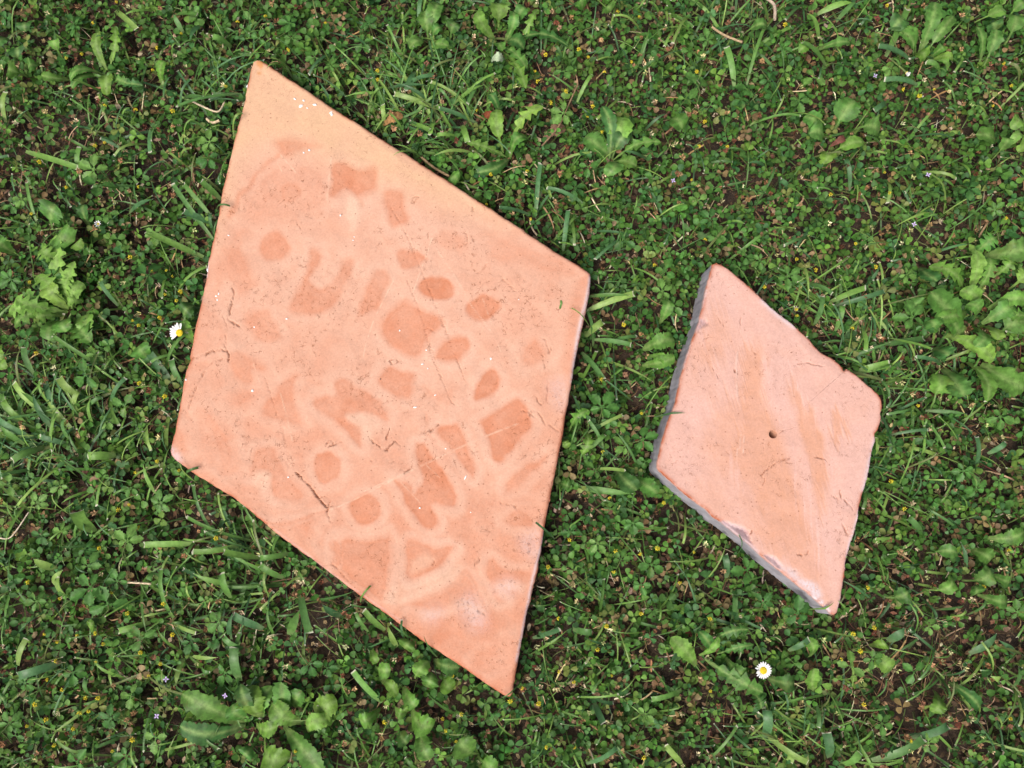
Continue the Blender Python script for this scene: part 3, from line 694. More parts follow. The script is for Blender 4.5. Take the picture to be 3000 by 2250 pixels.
# paint flecks on the large tile
FLECKS = [((0,0,2.212),[(1950,687,18,12,-.4),(1968,652,10,9,0),(1910,640,14,7,.7),(2040,680,15,9,.1),(1992,702,7,5,0),(1600,552,10,16,.3),(2150,742,9,12,0),(2003,972,6,7,0),(2145,728,14,4,-.6)]),
 (ZA,[(1093,125,11,13,0),(1042,150,14,8,.5),(1383,730,9,12,.3),(1510,928,7,6,0),(1500,960,8,6,0),(345,915,13,6,.2),(255,1455,8,16,.2),(230,1475,14,7,0),(240,1510,7,14,0),(147,1230,7,26,-.1)]),
 (ZB,[(350,1163,9,9,0),(597,1347,8,7,0),(562,1475,15,6,-.3),(611,1515,6,9,0),(1195,1425,12,12,.6),(1453,878,7,7,0)]),
 (ZD,[(495,610,22,8,-.2),(680,497,13,7,-.6),(775,993,9,7,0),(535,1543,12,11,0),(958,1262,7,32,.5),(1007,1583,9,6,0)]),
 (ZC,[(1140,172,14,7,0),(835,247,8,10,.5),(822,835,13,13,0),(2183,278,8,8,0),(1152,1637,11,8,0),(205,735,7,14,.2)])]
def fleck_mesh(rx, ry, ang, sd):
    r = np.random.default_rng(sd); k = 11
    a = np.arange(k) / k * 2 * np.pi
    q = .65 + .5 * r.random(k)
    x = np.cos(a) * rx * q; y = np.sin(a) * ry * q
    X = x * math.cos(ang) - y * math.sin(ang); Y = x * math.sin(ang) + y * math.cos(ang)
    top = np.stack([X * .85, Y * .85, np.full(k, .0006)], 1); bot = np.stack([X, Y, np.full(k, -.0025)], 1)
    V = np.vstack([top, bot, [[0, 0, .0007]]])
    i = np.arange(k); j = (i + 1) % k
    T = np.concatenate([np.stack([i, j, np.full(k, 2 * k)], 1), np.stack([i, i + k, j + k], 1), np.stack([i, j + k, j], 1)])
    return mesh_of("paint_fleck", V, T, mats=(M_WHITE,))
bv = np.empty(len(big_me.vertices) * 3, np.float32); big_me.vertices.foreach_get("co", bv); bv = bv.reshape(-1, 3)[:1240 * 205]
def tile_z(x, y):
    i = np.argmin((bv[:, 0] - x) ** 2 + (bv[:, 1] - y) ** 2)
    return bv[i, 2]
sdn = 0
for z, lst in FLECKS:
    for (x, y, rx, ry, an) in lst:
        sdn += 1
        p = W([z[0] + x / z[2]], [z[1] + y / z[2]], ZT_BIG)[0]
        k = MM * .95 / z[2]
        link("paint_fleck", fleck_mesh(rx * k, ry * k, -an, sdn), big, (p[0], p[1], tile_z(p[0], p[1]) + .0002))

# ------------------------------------------------------------------ ground
def gz(x, y):
    return (fbm(np.asarray(x) * 9 + 50, np.asarray(y) * 9 + 50, 2) - .5) * .012
gx, gy = np.linspace(-1.6, 1.6, 200), np.linspace(-1.4, 1.6, 180)
GX, GY = np.meshgrid(gx, gy)
GZ = gz(GX, GY) + (fbm(GX * 60 + 80, GY * 60 + 80, 5) - .5) * .006 - .002
tag(link("ground", mesh_of("ground", np.stack([GX.ravel(), GY.ravel(), GZ.ravel()], 1), grid_tris(180, 200), mats=(M_SOIL,))), kind="structure")

def under_tile(x, y, pad=0.0):
    r = np.zeros(len(x), bool)
    for P in (BIGW, SMALLW):
        q = inside(x, y, P)
        if pad != 0:
            q2 = dist_line(x, y, P, True)
            q = (q | (q2 < pad)) if pad > 0 else (q & (q2 > -pad))
        r |= q
    return r
def rim_dist(x, y):
    d = np.full(len(x), 1e9)
    for P in (BIGW, SMALLW):
        e = dist_line(x, y, P, True); e = np.where(inside(x, y, P), -e, e)
        d = np.minimum(d, e)
    return d

RG_C = .0025
_rx = np.arange(-.96, .96, RG_C); _ry = np.arange(-.78, .80, RG_C)
_RX, _RY = np.meshgrid(_rx, _ry, indexing='ij')
RIMG = np.full(_RX.size, 1.)
for P_ in (BIGW, SMALLW):
    q_ = np.flatnonzero((_RX.ravel() > P_[:, 0].min() - .1) & (_RX.ravel() < P_[:, 0].max() + .1) & (_RY.ravel() > P_[:, 1].min() - .1) & (_RY.ravel() < P_[:, 1].max() + .1))
    e_ = dist_line(_RX.ravel()[q_], _RY.ravel()[q_], P_, True); e_ = np.where(inside(_RX.ravel()[q_], _RY.ravel()[q_], P_), -e_, e_)
    RIMG[q_] = np.minimum(RIMG[q_], e_)
RIMG = RIMG.reshape(_RX.shape)
def near_rim(x, y, pad):
    i = np.clip(((x + .96) / RG_C + .5).astype(int), 0, RIMG.shape[0] - 1); j = np.clip(((y + .78) / RG_C + .5).astype(int), 0, RIMG.shape[1] - 1)
    return RIMG[i, j] < pad

XR, YR = (-.86, .86), (-.66, .70)
def scatter(n, pad=0., dens=None):
    x = rng.uniform(*XR, n); y = rng.uniform(*YR, n)
    px, py = to_px(np.stack([x, y, np.full(n, .015)], 1))
    keep = ~under_tile(x, y, pad)
    out = (px < -60) | (px > 3060) | (py < -60) | (py > 2310)
    keep &= ~(out & (rng.random(n) > .6))
    if dens is not None: keep &= rng.random(n) < dens(px, py)
    return x[keep], y[keep], px[keep], py[keep]

# bare brown patches seen in the photograph
BARE = [(2650,1950,270,.85),(2750,2150,230,.8),(2900,1850,150,.5),(2100,2080,120,.4),(1640,1900,130,.35),(930,1830,130,.6),(620,1560,110,.5),(130,420,150,.5),(380,30,90,.6),(1620,270,90,.5),(2900,1290,110,.6),(2430,90,90,.7),(2560,640,200,.3),(1550,1750,90,.4),(820,1700,90,.5),(2050,2200,150,.3),(1200,2000,120,.3),(450,500,130,.35)]
def bare(px, py):
    b = np.zeros(px.shape)
    for x, y, r, s in BARE: b = np.maximum(b, s * np.exp(-((px - x) ** 2 + (py - y) ** 2) / r ** 2))
    return b + (fbm(px / 130, py / 130, 6) - .5) * .45
GRASSY = [(120,1280,200,1.),(60,1430,150,.8),(640,290,100,.8),(1250,330,170,1.),(2120,40,160,.7),(2560,1100,170,1.),(2420,900,110,.6),(740,1660,170,.8),(560,1870,170,.6),(2350,2190,150,.8),(250,1950,160,.5),(1700,1000,120,.5),(2750,680,120,.5),(1790,1480,110,.4),(480,560,110,.3),(2620,1330,120,.4)]
def grassy(px, py):
    b = np.zeros(px.shape)
    for x, y, r, s in GRASSY: b = np.maximum(b, s * np.exp(-((px - x) ** 2 + (py - y) ** 2) / r ** 2))
    return b

zoomsrc = {1: (0, 0), 2: (1000, 0), 3: (2000, 0), 4: (0, 750), 5: (1000, 750), 6: (2000, 750), 7: (0, 1500), 8: (1000, 1500), 9: (2000, 1500)}
ZS = 2.212
def zp(k, x, y): return zoomsrc[k][0] + x / ZS, zoomsrc[k][1] + y / ZS
def tube(P, r, sides=3):
    P = np.asarray(P); n = len(P)
    t = np.gradient(P, axis=0); t /= np.linalg.norm(t, axis=1)[:, None] + 1e-9
    ref = np.array([0, 0, 1.]) if abs(t[:, 2]).mean() < .8 else np.array([1., 0, 0])
    a = np.cross(t, ref); a /= np.linalg.norm(a, axis=1)[:, None] + 1e-9; b = np.cross(t, a)
    rr = np.broadcast_to(r, (n,))
    ang = np.arange(sides) / sides * 2 * np.pi
    V = P[:, None] + rr[:, None, None] * (np.cos(ang)[None, :, None] * a[:, None] + np.sin(ang)[None, :, None] * b[:, None])
    return V.reshape(-1, 3), grid_wrap(n, sides)

# heights of the larger leaves, so that the low cover grows beneath them
OCC_C = .0015
OCC = np.full((int(1.9 / OCC_C), int(1.6 / OCC_C)), 9.)
def occ_idx(x, y):
    return (np.clip(((np.asarray(x) + .95) / OCC_C).astype(int), 0, OCC.shape[0] - 1), np.clip(((np.asarray(y) + .75) / OCC_C).astype(int), 0, OCC.shape[1] - 1))
def occ_add(x, y, z):
    i, j = occ_idx(x, y)
    for a in (-1, 0, 1):
        for b in (-1, 0, 1):
            np.minimum.at(OCC, (np.clip(i + a, 0, OCC.shape[0] - 1), np.clip(j + b, 0, OCC.shape[1] - 1)), z)
def occ_get(x, y, pad=.003):
    m = np.full(len(np.atleast_1d(x)), 9.)
    for a in (-pad, 0, pad):
        for b in (-pad, 0, pad):
            m = np.minimum(m, OCC[occ_idx(np.asarray(x) + a, np.asarray(y) + b)])
    return m

# where things are, in words
MARKS = [(750,180,"the large tile's top corner"),(1730,800,"the large tile's right corner"),(1490,2045,"the large tile's bottom tip"),(497,1320,"the large tile's left corner"),(2095,772,"the small tile's top corner"),(2585,1185,"the small tile's right corner"),(2440,1805,"the small tile's bottom tip"),(1910,1370,"the small tile's left corner"),
 (1230,480,"the large tile's upper right edge"),(1660,1400,"the large tile's long right edge"),(1000,1710,"the large tile's lower left edge"),(610,700,"the large tile's left edge"),(1493,447,"the lobed hawkbit"),(1461,117,"the top centre rosette"),(1791,457,"the big pale spoon leaf"),(2434,398,"the ring of round leaves"),(2656,213,"the daisy bud"),(307,203,"the top left dandelion"),(194,904,"the pale left dandelion"),
 (2859,931,"the right border rosette"),(732,2119,"the bottom left rosette"),(1130,1960,"the oval leaves under the large tile"),(2236,1964,"the white daisy"),(2850,1700,"the yellowish oval leaves"),(526,975,"the half-petalled daisy"),(288,656,"the small half-open daisy"),(20,20,"the picture's top left corner"),(20,2230,"the picture's bottom left corner"),(2980,2230,"the picture's bottom right corner"),(2980,20,"the picture's top right corner"),
 (1500,2240,"the bottom border's middle"),(60,1280,"the grass tuft at the left border"),(2560,1100,"the grass tuft by the small tile"),(1640,340,"the brown twig"),(2060,30,"the straw at the top border"),(2990,560,"the right border"),(2200,1650,"the small tile's lower left edge"),(2010,1000,"the small tile's left edge"),(2530,1480,"the small tile's long right edge"),(470,2045,"the violet flower pair"),(2678,657,"the violet flower at the right"),(1972,529,"the violet flower by the spoon leaf"),(260,1705,"the straw splinter"),(2150,260,"the pale straw stalk")]
def where(px, py):
    d = [math.hypot(px - m[0], py - m[1]) for m in MARKS]
    k = int(np.argmin(d)); dx, dy = px - MARKS[k][0], py - MARKS[k][1]
    a = math.degrees(math.atan2(-dy, dx)) % 360
    w = ["right of", "upper right of", "above", "upper left of", "left of", "lower left of", "below", "lower right of"][int((a + 22.5) // 45) % 8]
    q = "near and " if d[k] < 45 else ("close " if d[k] < 110 else ("" if d[k] < 190 else "well "))
    return q + w + " " + MARKS[k][2]

# ------------------------------------------------------------------ single plants
def weed_leaf(a, b, width, kind, c, z0, z1, zt, r, xc=None):
    """leaf from base pixel a to tip pixel b; width in pixels; returns mesh data in world space"""
    p = W([a[0], b[0]], [a[1], b[1]], (z0 + zt) / 2)
    d = p[1, :2] - p[0, :2]; L = np.linalg.norm(d) + 1e-6; d /= L; nrm = np.array([-d[1], d[0]])
    n = 30 if kind != 'spoon' else 20
    t = np.linspace(0, 1, n)
    w = width * MM / 2 * 1.02
    if kind == 'lance':
        prof = np.clip(.22 + 1.5 * t, 0, 1) * np.sqrt(np.clip(1 - (np.clip(t - .62, 0, 1) / .385) ** 2.4, 0, 1)); prof *= 1 + .045 * np.where(np.arange(n) % 2, 1, -1) + .06 * np.sin(t * 17 + r.random() * 6)
    elif kind == 'spoon':
        prof = np.where(t < .3, .12 + .1 * t, np.sqrt(np.clip(1 - ((t - .62) / .385) ** 2, 0, 1))); prof = np.maximum(prof, .12 * (t < .9)); prof *= 1 + .03 * np.where(np.arange(n) % 2, 1, -1)
    else:
        env = np.clip(np.sin(np.pi * np.clip(t, 0, 1) ** 1.5) ** .7, .0, 1)
        saw = (t * r.uniform(4.5, 6.0) + r.random()) % 1.0
        prof = env * np.where(t > .84, .8, .24 + .76 * (1 - saw) ** 1.1); prof = np.maximum(prof, .10 * (t < .95))
    prof[1:-1] *= 1 + .09 * r.normal(size=n - 2)
    prof[-1] = .02
    cur = r.normal() * .10 * L
    cx = p[0, 0] + d[0] * L * t + nrm[0] * cur * np.sin(np.pi * t); cy = p[0, 1] + d[1] * L * t + nrm[1] * cur * np.sin(np.pi * t)
    cz = z0 * (1 - t) ** 2 + 2 * z1 * t * (1 - t) * 1.1 + zt * t ** 2
    S = np.array([-1, -.42, 0, .42, 1]); ph = r.random() * 6
    V = np.zeros((n, 5, 3)); C = np.zeros((n, 5, 3))
    back = (.10 * L / 5 if kind == 'dand' else 0)
    tilt = r.normal() * .12
    for j, s in enumerate(S):
        ww = prof * w * s
        V[:, j, 0] = cx + nrm[0] * ww - d[0] * back * abs(s) * (prof > .5); V[:, j, 1] = cy + nrm[1] * ww - d[1] * back * abs(s) * (prof > .5)
        wav = np.sin(t * 14 + ph + (2 if s > 0 else 0)) * .10 + np.sin(t * 27 + ph * 2 + s) * .05
        V[:, j, 2] = cz + np.abs(ww) * (.16 + wav * (abs(s) > .7)) + ww * tilt
        k = 1.0
        C[:, j] = np.array(c) * (1 + .05 * np.sin(t * 9 + j) + .10 * (np.arange(n) % 4 == 0))[:, None]
        if s == 0: C[:, j] = C[:, j] * .35 + np.array((.21, .32, .10)) * .65
        if abs(s) == 1: C[:, j] *= .93
    V[:, :, 2] = np.maximum(V[:, :, 2], .004)
    C[t < .18] = C[t < .18] * .6 + np.array((.17, .22, .08)) * .4
    return V.reshape(-1, 3), grid_tris(n, 5), C.reshape(-1, 3)

PALE = (.150, .300, .058); MID = (.072, .178, .034); DARK = (.042, .120, .027); BRIGHT = (.105, .228, .038)
def weed(name, label, k, leaves, colr, cat="weed", group="leafy weeds in the lawn", zs=(.016, .046, .034), wf=1.):
    pts = np.array([zp(k, l[0], l[1]) for l in leaves])
    c0 = W([pts[:, 0].mean()], [pts[:, 1].mean()], 0.)[0]
    root = link(name, None, None, (c0[0], c0[1], 0)); root.empty_display_size = .01
    tag(root, label, cat, group)
    for i, l in enumerate(leaves):
        r = np.random.default_rng(int(l[0] * 7 + l[1] * 3 + k))
        kind = l[5] if len(l) > 5 else 'spoon'
        cc = np.array(l[6] if len(l) > 6 else colr) * r.uniform(.85, 1.15) * np.array([r.uniform(.9, 1.15), 1, r.uniform(.85, 1.1)])
        V, T, C = weed_leaf(zp(k, l[0], l[1]), zp(k, l[2], l[3]), l[4] / ZS * wf, kind, cc, zs[0] + r.uniform(-.002, .004), zs[1] + r.uniform(-.006, .008), zs[2] + r.uniform(-.004, .008), r)
        rd_ = rim_dist(V[:, 0], V[:, 1])
        V[:, 2] = np.where(rd_ < .006, np.minimum(V[:, 2], .038), V[:, 2])
        U = V.reshape(-1, 5, 3)
        for f in (0, .33, .66):
            for j_ in range(4):
                Q = U[:, j_] * (1 - f) + U[:, j_ + 1] * f
                occ_add(Q[:, 0], Q[:, 1], Q[:, 2])
        V -= np.array([c0[0], c0[1], 0])
        link("leaf", mesh_of("leaf", V, T, C, mats=(M_BROAD,)), root)
    return root

weed("hawkbit_rosette", "pale lobed hawkbit leaves above the right edge of the large tile", 2, [(1100,920,1305,715,120,'dand',PALE),(1050,970,1010,735,95,'spoon',PALE),(1070,1000,815,940,110,'dand',BRIGHT),(1090,1010,1205,915,80,'lance'),(1085,1010,880,1140,90,'lance',DARK),(1030,720,960,640,60,'lance',DARK)], MID)
weed("broad_leaf_rosette", "upright spoon-leaved rosette with toothed lower leaves at the top centre", 2, [(1010,190,1010,50,120,'spoon',BRIGHT),(1000,240,880,115,95,'lance',BRIGHT),(1060,240,1115,115,75,'lance'),(1110,170,1195,85,95,'spoon'),(1170,300,1275,85,85,'dand',BRIGHT),(1020,270,1045,360,80,'spoon'),(1040,270,1185,345,115,'spoon',DARK),(1060,290,1475,330,120,'dand',DARK),(1030,290,1205,470,120,'dand'),(1050,300,1195,610,105,'dand',BRIGHT)], MID)
weed("spoon_leaf_plant", "small spoon-leaved plant left of the top centre rosette", 2, [(560,250,545,105,100),(570,240,640,45,110),(560,260,445,335,90),(580,260,700,325,80),(575,250,655,200,70),(700,260,760,180,90,'spoon',DARK)], MID)
weed("spoon_leaf_plant", "plant with one big upright pale spoon leaf, right of the lobed hawkbit", 2, [(1750,1000,1815,785,155,'spoon',PALE),(1750,1010,1575,900,130,'lance'),(1760,1010,1855,890,100,'spoon',DARK),(1750,1020,1715,1165,120,'spoon'),(1770,1010,2060,950,110,'dand'),(1760,1030,1905,1100,90),(1740,1010,1685,715,85,'lance',DARK)], MID)
weed("round_leaf_plant", "six rounded leaves spread in a ring, upper right of the picture", 3, [(1000,830,1085,680,175,'spoon',MID),(900,860,770,775,120),(945,895,800,890,130),(1115,830,1255,880,125),(965,985,1155,945,90,'spoon',BRIGHT),(880,960,890,1085,115,'spoon',BRIGHT)], MID)
weed("spoon_leaf_plant", "cluster of glossy spoon leaves with a closed daisy bud near the top right corner", 3, [(1540,330,1395,225,110,'spoon',BRIGHT),(1520,360,1375,245,95),(1560,320,1605,50,110,'lance'),(1480,350,1545,415,105,'spoon',BRIGHT),(1580,350,1730,135,85),(1600,380,1720,420,50,'lance',PALE),(1600,390,1690,480,45,'lance',PALE),(1600,370,1650,340,60,'lance'),(1440,120,1330,230,130,'spoon',DARK)], MID)
weed("spoon_leaf_plant", "leafy rosette touching the right border near the top corner", 3, [(1980,400,2000,220,90),(2010,240,1975,175,115,'spoon',DARK),(2110,270,2125,120,120),(1915,120,2055,85,90,'spoon',BRIGHT),(2120,110,2190,60,80),(1950,380,1880,200,70,'lance')], MID)
weed("plantain_leaves", "long pale leaves entering from the right border below the top corner", 3, [(2200,760,2090,860,90,'lance',BRIGHT),(2060,930,1865,900,120,'spoon'),(2230,820,2130,1010,80,'lance',PALE),(2040,1010,2060,920,80),(2210,880,2080,960,60,'lance',PALE)], MID)
weed("dandelion_rosette", "dandelion rosette with toothed strap leaves near the top left corner", 1, [(690,430,765,195,95,'dand',BRIGHT),(670,430,660,235,70,'lance',BRIGHT),(700,460,870,570,95,'dand'),(680,470,715,640,90,'lance',BRIGHT),(650,460,480,545,70,'lance'),(640,470,490,595,65,'lance'),(720,480,960,590,80,'dand',DARK)], MID)
weed("round_leaf_plant", "rounded dull green leaves at the left border near the top", 1, [(190,140,190,230,110,'spoon',DARK),(160,480,75,470,110,'spoon'),(180,470,270,450,90,'spoon'),(60,230,10,330,120,'spoon',DARK),(110,300,150,400,110,'spoon',DARK),(400,380,390,280,75,'spoon',BRIGHT),(440,500,290,510,70,'lance')], MID)
weed("round_leaf_plant", "broad crinkled leaves by the tiny closed daisy on the left", 1, [(300,1460,395,1345,160,'spoon',MID),(390,1480,510,1580,190,'spoon',BRIGHT),(560,1460,575,1340,90,'lance',DARK),(500,1560,570,1630,90,'lance',BRIGHT),(400,1640,320,1680,130,'spoon',BRIGHT),(80,1640,20,1580,110,'lance')], MID)
weed("dandelion_rosette", "large pale lobed dandelion rosette at the left border", 4, [(430,330,395,-120,130,'dand',PALE),(420,330,265,140,110,'dand',PALE),(430,330,515,50,105,'dand',PALE),(410,350,135,290,115,'dand',PALE),(400,370,85,370,105,'dand',PALE),(410,390,120,470,100,'dand',MID),(565,340,590,500,95,'spoon',PALE),(440,330,570,190,95,'lance',PALE),(430,385,465,505,95,'lance',MID),(450,390,620,570,130,'dand',MID),(420,340,330,200,90,'lance',PALE),(400,400,350,560,80,'lance',MID),(430,330,480,140,90,'dand',PALE),(410,360,200,230,100,'dand',PALE),(430,350,560,300,80,'dand',PALE),(410,380,240,430,90,'dand',BRIGHT),(400,60,300,-30,110,'dand',PALE)], PALE, wf=1.35)
weed("plantain_rosette", "large rosette with broad glossy strap leaves at the right border", 6, [(1840,540,1570,250,165,'lance',MID),(1840,230,1575,80,140,'dand',BRIGHT),(1885,225,1860,-20,90,'lance',PALE),(1935,335,1775,235,90,'lance',BRIGHT),(1880,350,1610,420,80,'lance'),(1720,505,1985,690,105,'lance',PALE),(1950,700,2195,870,150,'lance',BRIGHT),(1630,720,1620,900,130,'spoon',BRIGHT),(1720,720,1790,920,140,'lance',MID),(1870,680,1945,950,90,'lance'),(1930,225,1955,30,110,'dand',BRIGHT),(1960,430,2120,325,100,'lance'),(2010,330,2210,315,90,'lance',BRIGHT),(2050,520,2200,440,130,'spoon'),(1990,440,2000,560,80,'lance',PALE),(1400,285,1500,370,115,'spoon',MID),(1600,520,1560,425,110,'spoon'),(2130,210,2200,110,110,'spoon',PALE),(1640,590,1690,660,110,'lance',DARK),(1560,60,1620,180,100,'lance',DARK),(2030,130,2110,20,120,'dand',BRIGHT),(1900,420,1800,330,90,'lance',BRIGHT),(1920,440,1860,600,90,'lance',MID),(2000,380,2190,400,90,'dand',MID)], MID, wf=1.15)
weed("broad_leaf_rosette", "big toothed broad-leaved rosette at the bottom left of the large tile's tip", 7, [(1570,1390,1210,1160,145,'lance',MID),(1570,1400,1190,1370,120,'lance',DARK),(1680,1335,1635,1115,150,'lance',BRIGHT),(1690,1335,1770,1115,100,'lance',BRIGHT),(1760,1335,1840,1085,115,'lance',MID),(1945,1375,1780,1220,145,'lance',BRIGHT),(1640,1390,1820,1365,90,'lance',BRIGHT),(1890,1280,1970,1140,115,'lance'),(1830,1400,2110,1680,120,'lance',MID),(1700,1470,1895,1570,165,'spoon',BRIGHT),(1980,1430,2160,1325,105,'lance',PALE),(2020,1290,2195,1205,145,'lance',BRIGHT),(1660,1490,1595,1570,95,'spoon'),(1600,1350,1530,1230,110,'lance'),(1640,1340,1580,1100,90,'lance',DARK)], MID)
weed("spoon_leaf_plant", "loose group of oval leaves below the large tile's lower left edge", 8, [(210,1010,330,1010,105,'spoon',BRIGHT),(470,1090,565,955,100,'spoon',BRIGHT),(540,1140,590,1030,115,'lance',MID),(640,1055,725,1140,100,'spoon',BRIGHT),(590,970,770,995,95,'lance',DARK),(250,1095,370,1180,70,'lance',BRIGHT),(395,1145,495,1245,90,'lance',BRIGHT),(185,880,245,965,55,'lance',BRIGHT),(400,900,460,820,110,'spoon',MID)], MID)
weed("spoon_leaf_plant", "shiny oval leaves at the bottom edge left of centre", 8, [(450,1290,605,1370,125,'lance',BRIGHT),(245,1285,125,1335,90,'lance',BRIGHT),(500,1390,575,1590,110,'lance',MID),(440,1300,400,1240,60,'lance',BRIGHT),(340,1270,430,1290,60,'lance',PALE),(360,1400,440,1480,80,'spoon',DARK)], MID)
weed("spoon_leaf_plant", "three dark rounded leaves at the bottom centre", 8, [(880,1590,770,1450,145,'spoon',MID),(880,1600,1010,1650,130,'spoon',MID),(870,1600,840,1680,90,'spoon',DARK),(1100,1640,1180,1690,80,'spoon')], MID)
weed("dandelion_rosette", "dandelion with jagged leaves beside the white daisy at lower right", 9, [(150,960,510,1160,150,'dand',MID),(190,850,410,750,105,'dand',DARK),(235,930,445,850,70,'dand',MID),(100,1010,-90,800,100,'lance',PALE),(290,955,390,1040,80,'lance',MID),(560,1085,710,1095,100,'lance',DARK),(420,1140,490,1260,110,'dand',DARK),(200,920,90,760,70,'lance',DARK),(120,940,220,800,50,'lance',BRIGHT)], MID)
weed("hawkbit_leaves", "narrow bright leaves to the right of the white daisy", 9, [(830,950,770,800,75,'lance',BRIGHT),(870,1170,830,1000,85,'lance',BRIGHT),(1200,890,1340,1010,100,'spoon',BRIGHT),(1240,880,1290,840,70,'lance',BRIGHT)], BRIGHT)
weed("spoon_leaf_plant", "patch of yellowish oval leaves at the right border low down", 9, [(1590,510,1715,410,90,'spoon',BRIGHT),(1840,450,1955,360,115,'spoon',MID),(1880,560,1850,470,105,'spoon',MID),(1930,540,2080,570,80,'lance',MID),(1990,170,2190,125,100,'lance',MID),(1610,270,1750,260,80,'spoon',MID),(1990,400,2095,455,70,'lance',MID),(1650,1165,1590,1285,90,'lance',BRIGHT),(1340,560,1430,505,110,'spoon',DARK),(1880,240,1965,315,110,'lance',MID),(1740,1110,1900,1260,80,'lance',DARK)], MID)
weed("hawkbit_rosette", "lobed leaf pair against the right edge of the large tile", 5, [(1480,1130,1600,1005,110,'dand',BRIGHT),(1570,1110,1555,1290,100,'dand',BRIGHT),(1440,1180,1460,1250,50,'lance',PALE),(1400,1470,1480,1500,90,'dand',MID)], MID)
weed("broad_leaf_rosette", "long soft leaves in the strip of lawn between the two tiles", 5, [(1960,600,2150,555,110,'lance',MID),(1960,700,2150,670,85,'lance',BRIGHT),(1780,1370,1905,1520,120,'lance',DARK),(1890,1430,2040,1540,100,'lance',MID),(2070,430,2110,300,75,'lance',MID),(1990,640,2100,700,60,'lance',PALE)], MID)
for i, (k, lv, lb) in enumerate([
  (1, [(1030,530,1095,430,80,'lance',BRIGHT)], "single pointed bright leaf left of the large tile's top corner"),
  (2, [(680,1140,765,1195,90,'spoon',BRIGHT)], "single rounded leaf touching the large tile's upper right edge"),
  (2, [(1510,30,1560,90,100,'spoon'),(1690,60,1740,110,130,'spoon',MID),(2110,760,2200,860,130,'spoon',MID)], "rounded leaves along the top border right of centre"),
  (3, [(390,210,530,210,90,'spoon',MID),(840,300,740,360,80,'spoon',BRIGHT),(880,300,1060,310,70,'lance',MID)], "oval yellow-green leaves between grass tufts at the top right"),
  (3, [(1900,1650,1990,1560,160,'dand',MID),(2000,1640,2190,1600,150,'lance',MID)], "lobed leaves above the large rosette on the right border"),
  (4, [(1240,560,1210,430,80,'lance',BRIGHT),(1180,410,1270,330,110,'spoon',DARK),(1000,690,920,590,130,'spoon',MID)], "leaves under the daisy at the large tile's left edge"),
  (4, [(20,640,70,740,80,'spoon',BRIGHT),(0,560,40,700,60,'lance',BRIGHT)], "bright leaf at the left border below the pale dandelion"),
  (7, [(20,1220,80,1180,110,'spoon',DARK),(560,760,640,700,70,'lance',BRIGHT)], "dull oval leaf at the left border near the bottom")]):
    weed("broad_leaf", lb, k, lv, MID)

# ---- cinquefoil: five toothed leaflets each
def toothed(L, wid, r):
    n = 12; t = np.linspace(0, 1, n)
    prof = np.where(t < .12, .08 + t, np.sqrt(np.clip(1 - ((t - .64) / .40) ** 2, 0, 1)))
    prof = np.clip(prof, .05, 1) * (t < .999) ; prof = prof * np.where((np.arange(n) % 2 == 0) & (t > .3), .80, 1.06); prof[-1] = .10
    V = []; C = []
    fold = r.uniform(.15, .45); droop = r.uniform(.05, .3)
    for i in range(n):
        for s in (-1, -.5, 0, .5, 1):
            w = prof[i] * wid / 2 * s
            V.append((t[i] * L + abs(s) * .035 * L * (1 if i % 2 else -.4), w, abs(w) * fold - droop * L * t[i] ** 2 + .012 * L * math.sin(i * 1.7 + s * 3)))
            C.append(1.25 if s == 0 else 1.)
    return np.array(V), grid_tris(n, 5), np.stack([np.array(C)] * 3, 1)
LFT = []
for k in range(12):
    r = np.random.default_rng(500 + k)
    V, T, C = toothed(1., r.uniform(.52, .66), r)
    cc = np.array([(.042,.122,.028),(.054,.146,.030),(.072,.170,.036),(.100,.205,.044)][k % 4]) * r.uniform(.9, 1.1)
    LFT.append(mesh_of("leaflet", V, T, C * cc, mats=(M_BROAD,)))
STK = []
for k in range(3):
    r = np.random.default_rng(700 + k)
    V, T = tube(np.array([(0, 0, 0), (.3, .1 * r.normal(), -.12), (.9, .4 * r.normal(), -.5), (1.3, .5 * r.normal(), -.9)]), .035, 5)
    STK.append(mesh_of("stalk", V, T, np.broadcast_to((.10, .14, .045), V.shape), mats=(M_BROAD,)))
